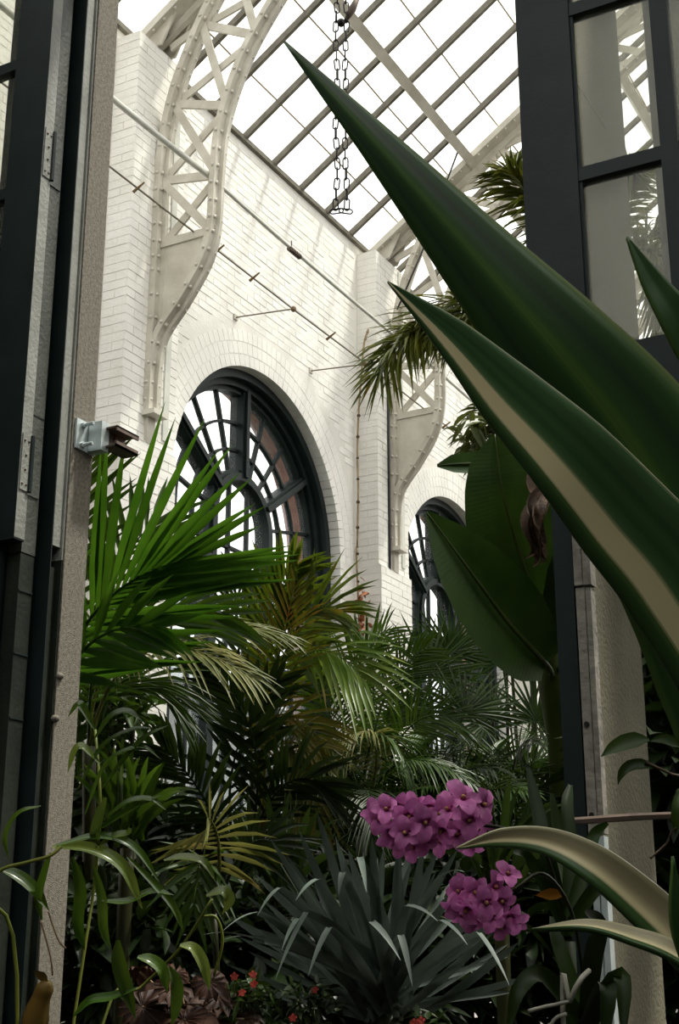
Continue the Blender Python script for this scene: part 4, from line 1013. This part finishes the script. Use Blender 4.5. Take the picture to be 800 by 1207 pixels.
# ---- vanda orchids
pet = MB()
blade(pet, [(0, 0, 0), (.004, 0, .006), (.0115, 0, .010), (.019, 0, .011), (.025, 0, .008)], [.006, .017, .021, .018, .004], (0, 0, 1), fold=.12, across=4); pet_me = pet.mesh('petal', G['orchid'], True)
pet2 = MB(); blade(pet2, [(0, 0, 0), (.004, 0, .005), (.010, 0, .007), (.017, 0, .006), (.022, 0, .002)], [.006, .013, .016, .013, .003], (0, 0, 1), fold=.12, across=4); sep_me = pet2.mesh('sepal', G['orchid'], True)
lip = MB(); lip.ball((0, 0, .005), .0042, 8, 6); blade(lip, [(0, 0, .003), (-.006, 0, .006), (-.012, 0, .003)], [.004, .009, .003], (0, 0, 1), fold=.3, across=2); lip.uv = [(.5, .5)] * len(lip.v)
lip_me = lip.mesh('flower', G['orchid_lip'], True)
col = MB(); col.ball((.001, 0, .009), .003, 6, 5); col_me = col.mesh('column', G['orchid_eye'], True)
def flower(parent, p, face, roll, sc_):
    q = V(face).normalized().to_track_quat('Z', 'X') @ Quaternion((0, 0, 1), roll)
    f = link('flower', lip_me, parent); f.matrix_parent_inverse = Matrix.Translation(-parent.location)
    f.location = p; f.rotation_mode = 'QUATERNION'; f.rotation_quaternion = q; f.scale = (sc_,) * 3
    for i in range(5):
        o = link('petal' if i in (1, 4) else 'sepal', pet_me if i in (1, 4) else sep_me, f, local=True)
        o.rotation_euler = (0, 0, math.radians(90 * 0 + 72 * i) + R.uniform(-.1, .1)); o.scale = (R.uniform(.9, 1.12),) * 3
    link('column', col_me, f, local=True)
OD = 1.95
def orchid(label, foot, stem, spots, leaves):
    f = ground(foot); o = thing('vanda_orchid', label, 'orchid', f)
    stem_part(o, [f, f.lerp(foot, .5), foot], .014, 'vanda', 'cane', 8)
    sp = catmull([pt(*q) for q in stem], 6); MB().tube(sp, .0028, 6).build('flower_spike', G['dkstem'], o, True)
    rr = random.Random(len(label))
    for (x, y, dd, s_) in spots:
        p = pt(x, y, OD + dd); face = TOCAM + RT * rr.gauss(0, .45) + UP * rr.gauss(.1, .4)
        near_ = min(sp, key=lambda a: (a - p).length); MB().tube([near_, near_.lerp(p, .5) + V((0, 0, -.004)), p], .0014, 5).build('pedicel', G['orchid_eye'], o)
        flower(o, p, face, rr.uniform(-.5, .5) + math.pi / 2, s_)
    for pts_, w in leaves:
        w *= .78; mb = MB(); blade(mb, catmull([pt(*q) for q in pts_], 6), [w * .8, w, w * .95, w * .8, w * .3], TOCAM + V((0, 0, .5)), fold=.3); mb.build('strap_leaf', G['vanda'], o, True)
    return o
sp1 = [(545, 943, -.02, 1.1), (566, 948, 0, 1.05), (553, 966, -.03, 1.0), (530, 955, -.03, 1.0), (505, 948, 0, 1.0), (522, 975, -.05, 1.0), (500, 968, -.06, 1.05), (480, 960, -.02, 1.05), (466, 948, .02, 1.0), (447, 966, 0, 1.0), (458, 978, -.05, 1.0), (478, 982, -.07, 1.0), (500, 988, -.05, .95), (538, 985, -.02, .95), (520, 992, -.02, .9), (470, 993, -.04, .9), (488, 997, -.03, .9), (556, 992, .03, .9), (440, 958, .03, .8), (455, 955, -.02, .9), (492, 952, .02, .9), (548, 976, .03, .9), (512, 960, -.03, .95), (569, 970, .02, .8)]
sp2 = [(598, 1032, 0, .85), (580, 1045, 0, .95), (560, 1050, -.03, 1.0), (543, 1052, 0, .95), (536, 1064, -.02, .9), (552, 1068, -.05, 1.0), (572, 1062, -.06, 1.0), (590, 1060, -.03, .95), (600, 1078, 0, .95), (578, 1082, -.04, .95), (558, 1084, -.03, .9), (610, 1086, .03, .75), (590, 1090, -.02, .85), (545, 1080, .02, .8), (568, 1074, -.02, .9), (545, 1042, .03, .8)]
orchid('magenta vanda orchid with the larger, higher flower cluster', pt(668, 1110, 2.15), [(665, 1080, 2.12), (640, 1000, 2.05), (600, 978, 1.98), (545, 972, 1.95), (450, 975, 1.96)], sp1,
       [([(665, 1090, 2.12), (645, 1010, 2.1), (632, 950, 2.15), (622, 905, 2.2)], .030), ([(667, 1090, 2.14), (672, 1010, 2.2), (668, 950, 2.25), (672, 925, 2.3)], .030), ([(667, 1090, 2.1), (690, 1020, 2.15), (700, 985, 2.2), (716, 970, 2.2)], .028), ([(667, 1100, 2.1), (640, 1040, 2.1), (620, 1010, 2.1), (605, 1005, 2.05)], .026), ([(667, 1090, 2.2), (660, 1000, 2.3), (650, 935, 2.35)], .028), ([(668, 1100, 2.1), (700, 1050, 2.1), (735, 1035, 2.1)], .028)])
orchid('magenta vanda orchid with the smaller, lower flower cluster', pt(690, 1215, 2.05), [(690, 1180, 2.05), (675, 1080, 2.0), (640, 1030, 1.97), (600, 1052, 1.95), (545, 1062, 1.96)], sp2,
       [([(690, 1200, 2.0), (698, 1130, 1.95), (705, 1090, 1.9), (690, 1075, 1.85)], .036), ([(688, 1205, 2.0), (640, 1150, 1.95), (612, 1165, 1.9), (600, 1207, 1.88)], .032), ([(692, 1210, 2.0), (730, 1150, 1.95), (735, 1215, 1.9)], .034), ([(690, 1205, 2.05), (660, 1120, 2.1), (650, 1080, 2.15)], .03), ([(690, 1210, 2.0), (715, 1160, 1.9), (712, 1230, 1.86)], .034)])
ar = thing('aerial_root', 'pale branching aerial root beside the lower orchid leaves', 'root', ground(pt(660, 1215, 1.9)))
g0 = ground(pt(660, 1215, 1.9))
MB().tube(catmull([g0, pt(664, 1225, 1.9), pt(672, 1180, 1.9), pt(684, 1155, 1.9), pt(694, 1144, 1.92)], 6), .0038, 6).build('main_root', G['root'], ar, True)
MB().tube(catmull([pt(672, 1180, 1.9), pt(655, 1184, 1.9), pt(640, 1187, 1.9), pt(622, 1192, 1.9)], 5), .0026, 6).build('side_root', G['root'], ar, True)
MB().tube(catmull([pt(668, 1195, 1.9), pt(655, 1200, 1.9), pt(645, 1215, 1.9)], 5), .0026, 6).build('side_root', G['root'], ar, True)
oc = MB(); ell(oc, pt(665, 1055, 2.08), -RT + UP * .2, TOCAM, .045, .018); ocx = oc.build('fallen_leaf', G['ochre'], None, True)
tag(ocx, 'small ochre dead leaf caught among the orchid leaves', 'leaf')

# ---- variegated agave in the foreground: the leaves come in from beside the camera
ab = ground(pt(960, 1280, 1.15)); ag = thing('variegated_agave', 'large striped agave whose long pointed leaves cross the doorway', 'agave', ab)
ac = pt(960, 1290, 1.15)
stem_part(ag, [ab, ab.lerp(ac, .5), ac], .06, 'dkstem', 'stem', 10)
def aleaf(pts, wpx, mat, N, fold=.12, curl=0.0, thick=.004):
    path = catmull([pt(*p) for p in pts], 8); d = sum(p[2] for p in pts) / len(pts)
    ws = [w * d / FPX for w in wpx]; mb = MB(); blade(mb, path, ws, N, fold=fold, across=8, curl=curl)
    o = mb.build('leaf_blade', G[mat], ag, True)
    sm = o.modifiers.new('thickness', 'SOLIDIFY'); sm.thickness = thick; sm.offset = 0
    return o
# base ... tip
aleaf([(955, 1270, 1.15), (925, 1000, 1.18), (868, 780, 1.2), (800, 618, 1.2), (735, 508, 1.2), (652, 405, 1.2), (560, 300, 1.21), (445, 170, 1.23), (335, 50, 1.26)], [90, 165, 200, 200, 180, 140, 96, 46, 2], 'agave_a', TOCAM + RT*.1, fold=-.10)
aleaf([(950, 1275, 1.12), (930, 1020, 1.1), (880, 830, 1.1), (800, 690, 1.1), (735, 612, 1.1), (670, 537, 1.1), (598, 465, 1.11), (530, 395, 1.12), (457, 332, 1.13)], [70, 110, 132, 132, 120, 102, 78, 44, 2], 'agave_b', TOCAM - UP*.1, fold=.10)
aleaf([(960, 1275, 1.2), (880, 850, 1.3), (760, 600, 1.36), (660, 440, 1.38), (590, 360, 1.4), (533, 293, 1.42)], [40, 62, 64, 48, 30, 2], 'agave_c', TOCAM, fold=.10)
aleaf([(985, 1270, 1.05), (960, 800, 1.0), (885, 520, .98), (808, 390, .98), (768, 330, .99), (739, 280, 1.0)], [60, 80, 72, 46, 26, 2], 'agave_c', TOCAM, fold=.10)
aleaf([(945, 1285, 1.12), (880, 1190, 1.12), (810, 1115, 1.13), (755, 1062, 1.14), (700, 1018, 1.15), (645, 992, 1.17), (590, 988, 1.19), (538, 1000, 1.21)], [60, 58, 56, 52, 44, 32, 22, 2], 'agave_e', TOCAM + UP*.2, fold=.16)
aleaf([(945, 1290, 1.08), (870, 1180, 1.08), (800, 1126, 1.08), (745, 1104, 1.09), (690, 1091, 1.1), (628, 1096, 1.12)], [50, 42, 30, 24, 16, 2], 'agave_e', TOCAM*.7 + UP, fold=.16)
aleaf([(960, 1280, 1.05), (860, 1190, 1.0), (805, 1100, .98), (793, 1010, .98)], [50, 44, 26, 2], 'agave_c', TOCAM, fold=.1)
aleaf([(975, 1280, 1.1), (1060, 1000, 1.1), (1090, 800, 1.12), (1100, 600, 1.15)], [80, 130, 110, 2], 'agave_a', TOCAM, fold=.1)

# ---- pitcher plant at the left jamb
pf = root_at(40, 1215, 3.3); pp = thing('pitcher_plant', 'pitcher plant trailing long glossy leaves across the stone jamb', 'pitcher plant', pf)
stem_part(pp, [pf, pt(20, 1150, 3.3), pt(-15, 1060, 3.3), pt(0, 1027, 3.3), pt(30, 1017, 3.3), pt(58, 1009, 3.3), pt(72, 998, 3.32)], .0048, 'stem', 'vine_stem', 6)
stem_part(pp, [pf, pt(120, 1210, 3.5), pt(165, 1165, 3.6), pt(212, 1118, 3.6), pt(250, 1060, 3.6)], .004, 'stem', 'vine_stem', 6)
stem_part(pp, [pf, pt(95, 1150, 3.5), pt(110, 1050, 3.6), pt(118, 950, 3.6), pt(112, 860, 3.7)], .004, 'stem', 'vine_stem', 6)
def pleaf(pts, wpx, mat='pitcher', N=None, d=3.4):
    path = catmull([pt(p[0], p[1], p[2] if len(p) > 2 else d) for p in pts], 6); w = wpx * .78 * d / FPX
    mb = MB(); blade(mb, path, [w * .25, w * .8, w, w * .95, w * .7, .001], N or (TOCAM * .7 + V((0, 0, .8))), fold=.22, across=4); mb.build('leaf', G[mat], pp, True)
for args in [([(62, 998), (105, 1000), (145, 1022), (168, 1072)], 24, 'pitcher_pale'), ([(66, 996), (120, 985), (160, 1000), (188, 1040)], 16, 'pitcher'), ([(48, 950), (22, 958), (6, 985), (10, 1012)], 10, 'pitcher'), ([(0, 1024), (20, 1032), (40, 1048), (58, 1074)], 22, 'pitcher'),
             ([(60, 1005), (52, 1030), (45, 1060), (50, 1085)], 14, 'kentia_dark'), ([(105, 985), (140, 962), (165, 948), (192, 937)], 14, 'pitcher'), ([(118, 970), (150, 945), (178, 942), (196, 955)], 11, 'pitcher'),
             ([(193, 1014), (215, 1010), (240, 1016), (254, 1038)], 15, 'pitcher_pale'), ([(243, 1056), (262, 1050), (270, 1062), (262, 1078)], 20, 'pitcher_pale'), ([(212, 1114), (228, 1118), (240, 1138), (247, 1168)], 20, 'pitcher_pale'),
             ([(139, 1108), (140, 1135), (148, 1165), (160, 1202)], 24, 'pitcher'), ([(162, 1128), (178, 1132), (192, 1145), (197, 1170)], 22, 'pitcher'), ([(200, 1140), (208, 1160), (208, 1185), (202, 1210)], 20, 'pitcher'), ([(120, 1062), (150, 1062), (180, 1050), (205, 1055)], 14, 'pitcher'),
             ([(125, 940), (118, 960), (112, 985), (118, 1000)], 18, 'pitcher_pale'), ([(112, 1000), (135, 985), (150, 982), (152, 975)], 14, 'pitcher_pale'), ([(100, 960), (125, 900), (165, 880), (190, 895)], 9, 'pitcher'), ([(92, 930), (120, 880), (155, 860), (180, 858)], 10, 'pitcher'),
             ([(120, 930), (150, 890), (172, 868), (198, 855)], 12, 'pitcher'), ([(85, 1010), (95, 1050), (92, 1090), (100, 1120)], 20, 'kentia_dark'), ([(110, 1020), (120, 1060), (122, 1095), (130, 1120)], 16, 'pitcher'), ([(150, 1010), (180, 1040), (205, 1070), (216, 1098)], 14, 'pitcher'),
             ([(160, 1165), (130, 1175), (105, 1180), (85, 1200)], 18, 'kentia_dark'), ([(118, 900), (98, 880), (88, 885), (80, 910)], 14, 'pitcher_pale'), ([(112, 870), (130, 845), (150, 838), (168, 850)], 14, 'pitcher'), ([(112, 860), (98, 835), (92, 830), (80, 845)], 14, 'pitcher')]:
    pleaf(*args)
MB().tube(catmull([pt(240, 1080, 3.6), pt(255, 1082, 3.6), pt(262, 1110, 3.6), pt(252, 1150, 3.6)], 6), .004, 5).build('tendril', G['stem'], pp, True)
MB().tube(catmull([pt(57, 1074, 3.3), pt(62, 1090, 3.3), pt(70, 1110, 3.3), pt(78, 1118, 3.3)], 6), .0022, 5).build('tendril', G['tan'], pp, True)
MB().tube(catmull([pt(48, 1085, 3.3), pt(55, 1110, 3.3), pt(60, 1130, 3.3), pt(62, 1150, 3.3)], 6), .0022, 5).build('tendril', G['tan'], pp, True)
tr = MB(); tr.tube(catmull([pt(56, 1157, 3.3), pt(50, 1172, 3.3), pt(43, 1195, 3.3), pt(40, 1220, 3.3), pt(44, 1232, 3.3)], 5), [.012, .016, .020, .022, .022, .022, .022, .024, .026, .028, .030, .032, .032, .032, .032, .030, .028, .026, .022, .016, .008], 10, True)
to = tr.build('trap', G['pod'], pp, True)
ld = MB(); ell(ld, pt(56, 1157, 3.3), UP * .8 - RT * .6 + TOCAM*.2, TOCAM, .05, .022); ld.build('trap_lid', G['pod'], to, True)
# ---- begonia and busy-lizzies at the foot of the picture
bf = root_at(225, 1190, 4.3); be = thing('begonia', 'bronze red begonia leaves at the foot of the pitcher plant', 'begonia', bf)
rr = random.Random(4)
bc = pt(225, 1225, 4.3); stem_part(be, [bf, bf.lerp(bc, .5), bc], .02, 'dkstem', 'stem', 6)
for x, y, s_ in ((190, 1165, .11), (215, 1190, .13), (245, 1180, .12), (262, 1195, .11), (180, 1195, .12), (232, 1205, .13), (170, 1178, .10), (255, 1165, .09), (275, 1205, .10), (205, 1155, .08), (165, 1150, .07)):
    p = pt(x, y, 4.3 + rr.uniform(-.15, .15)); q = V((rr.uniform(-.6, .6), rr.uniform(-.6, .6), -.35)); mb = MB()
    d = q.normalized(); N = (TOCAM * .6 + V((rr.gauss(0, .3), rr.gauss(0, .3), 1))).normalized()
    d = (d - N * d.dot(N)).normalized(); S_ = N.cross(d); c0 = p - d * s_ * .35
    for j in range(13):      # pleated blade: wedge-shaped folds fan out from the stalk
        an = math.radians(-150 + 300 * j / 12); e = d * math.cos(an) + S_ * math.sin(an); ll = s_ * (1.0 if abs(an) < .4 else .72 - .1 * abs(an) / 2.6)
        blade(mb, [c0, c0 + e * ll * .35 + N * .006, c0 + e * ll * .75 + N * .002, c0 + e * ll - N * .014], [.004, ll * .22, ll * .40, ll * .06], N, fold=.35)
    lf = mb.build('leaf', G['begonia'], be, True)
    MB().tube([bc, bc.lerp(p, .6) + V((0, 0, .03)), p - d * s_ * .35], .004, 5).build('petiole', G['tan'], lf)
fp_me = MB(); 
for i in range(5):
    a = 2 * math.pi * i / 5; blade(fp_me, [(0, 0, 0), (.008 * math.cos(a), .008 * math.sin(a), .002), (.018 * math.cos(a), .018 * math.sin(a), 0)], [.004, .017, .006], (0, 0, 1), fold=.1)
fme = fp_me.mesh('flower', G['red'], True)
def lizzie(label, x, y, d, flowers, n, seed):
    o = bush('busy_lizzie', label, pt(x, y + 10, d), x, y, d, 38, 34, .12, n, .06, .022, 'shrub2', seed, 'flower', None, .2, 4)
    for fx_, fy_ in flowers:
        p = pt(fx_, fy_, d - .15); q = (TOCAM + V((R.uniform(-.4, .4), R.uniform(-.4, .4), .6))).to_track_quat('Z', 'X')
        f = link('flower', fme, o); f.location = p; f.rotation_mode = 'QUATERNION'; f.rotation_quaternion = q; f.scale = (.75,) * 3
        MB().tube([pt(fx_, fy_ + 25, d - .05), p], .0015, 4).build('flower_stalk', G['stem'], o)
lizzie('busy lizzie with small red flowers beside the bronze begonia', 292, 1188, 4.4, [(276, 1151), (298, 1149), (299, 1160), (285, 1170)], 190, 61)
lizzie('busy lizzie with a red flower at the foot of the silver blades', 365, 1190, 4.5, [(371, 1167), (345, 1200)], 130, 62)
lizzie('busy lizzie with orange red flowers low below the lower orchid', 495, 1225, 4.3, [(496, 1203), (488, 1206)], 120, 63)
# ---- dry vine up the pilaster and its dead flower head
vf = V((-6.15, 12.1, GZ)); vn = thing('dry_vine', 'dry jointed vine stem climbing the white pilaster', 'vine', vf)
vp = [at_y(q[0], q[1], 12.05) for q in ((434, 388), (429, 405), (426, 440), (423, 480), (421, 530), (422, 580), (421, 640), (422, 705))]
MB().tube(catmull([vf] + list(reversed(vp)), 5), .011, 6).build('stem', G['vine'], vn, True)
for i in range(len(vp) - 1):
    for t_ in (.2, .7): MB().ball(vp[i].lerp(vp[i+1], t_), .022 if i % 2 else .018, 6, 5, (1, 1, .8)).build('node', G['dead'] if i > 1 else G['vine'], vn)
rr = random.Random(2); dh = MB()
for i in range(46):
    p = at_y(426 + rr.gauss(0, 3), 722 + rr.gauss(0, 13), 11.9); ell(dh, p, (rr.gauss(0, 1), rr.gauss(0, 1), rr.gauss(0, 1)), (rr.gauss(0, 1), rr.gauss(0, 1), 1), .08, .05)
dh.build('dead_flower_head', G['rust'], vn, True)
# trailing stems before the cream pier
tr_ = thing('trailing_creeper', 'dark creeper with reddish stems hanging before the cream pier', 'creeper', ground(pt(830, 1100, 3.0)))
gp = ground(pt(830, 1100, 3.0))
MB().tube(catmull([gp, pt(840, 1000, 2.9), pt(815, 925, 2.85), pt(790, 912, 2.8), pt(760, 898, 2.8)], 6), .003, 5).build('stem', G['dead'], tr_, True)
MB().tube(catmull([gp, pt(850, 990, 2.85), pt(800, 975, 2.8), pt(785, 995, 2.8), pt(766, 1012, 2.8)], 6), .0026, 5).build('stem', G['dead'], tr_, True)
for a_, b_, c_2, w in (((765, 872, 2.8), (735, 876, 2.8), (708, 892, 2.8), 20), ((775, 905, 2.8), (742, 903, 2.8), (728, 925, 2.8), 14), ((800, 880, 2.8), (785, 872, 2.8), (765, 874, 2.8), 14), ((812, 925, 2.85), (800, 950, 2.8), (795, 985, 2.8), 18)):
    mb = MB(); w = w * 2.8 / FPX; blade(mb, qbez(pt(*a_), pt(*b_), pt(*c_2), 9), [w*.2, w, w, w*.7, .001], TOCAM + V((0, 0, .6)), fold=.25); mb.build('leaf', G['shrub2'], tr_, True)
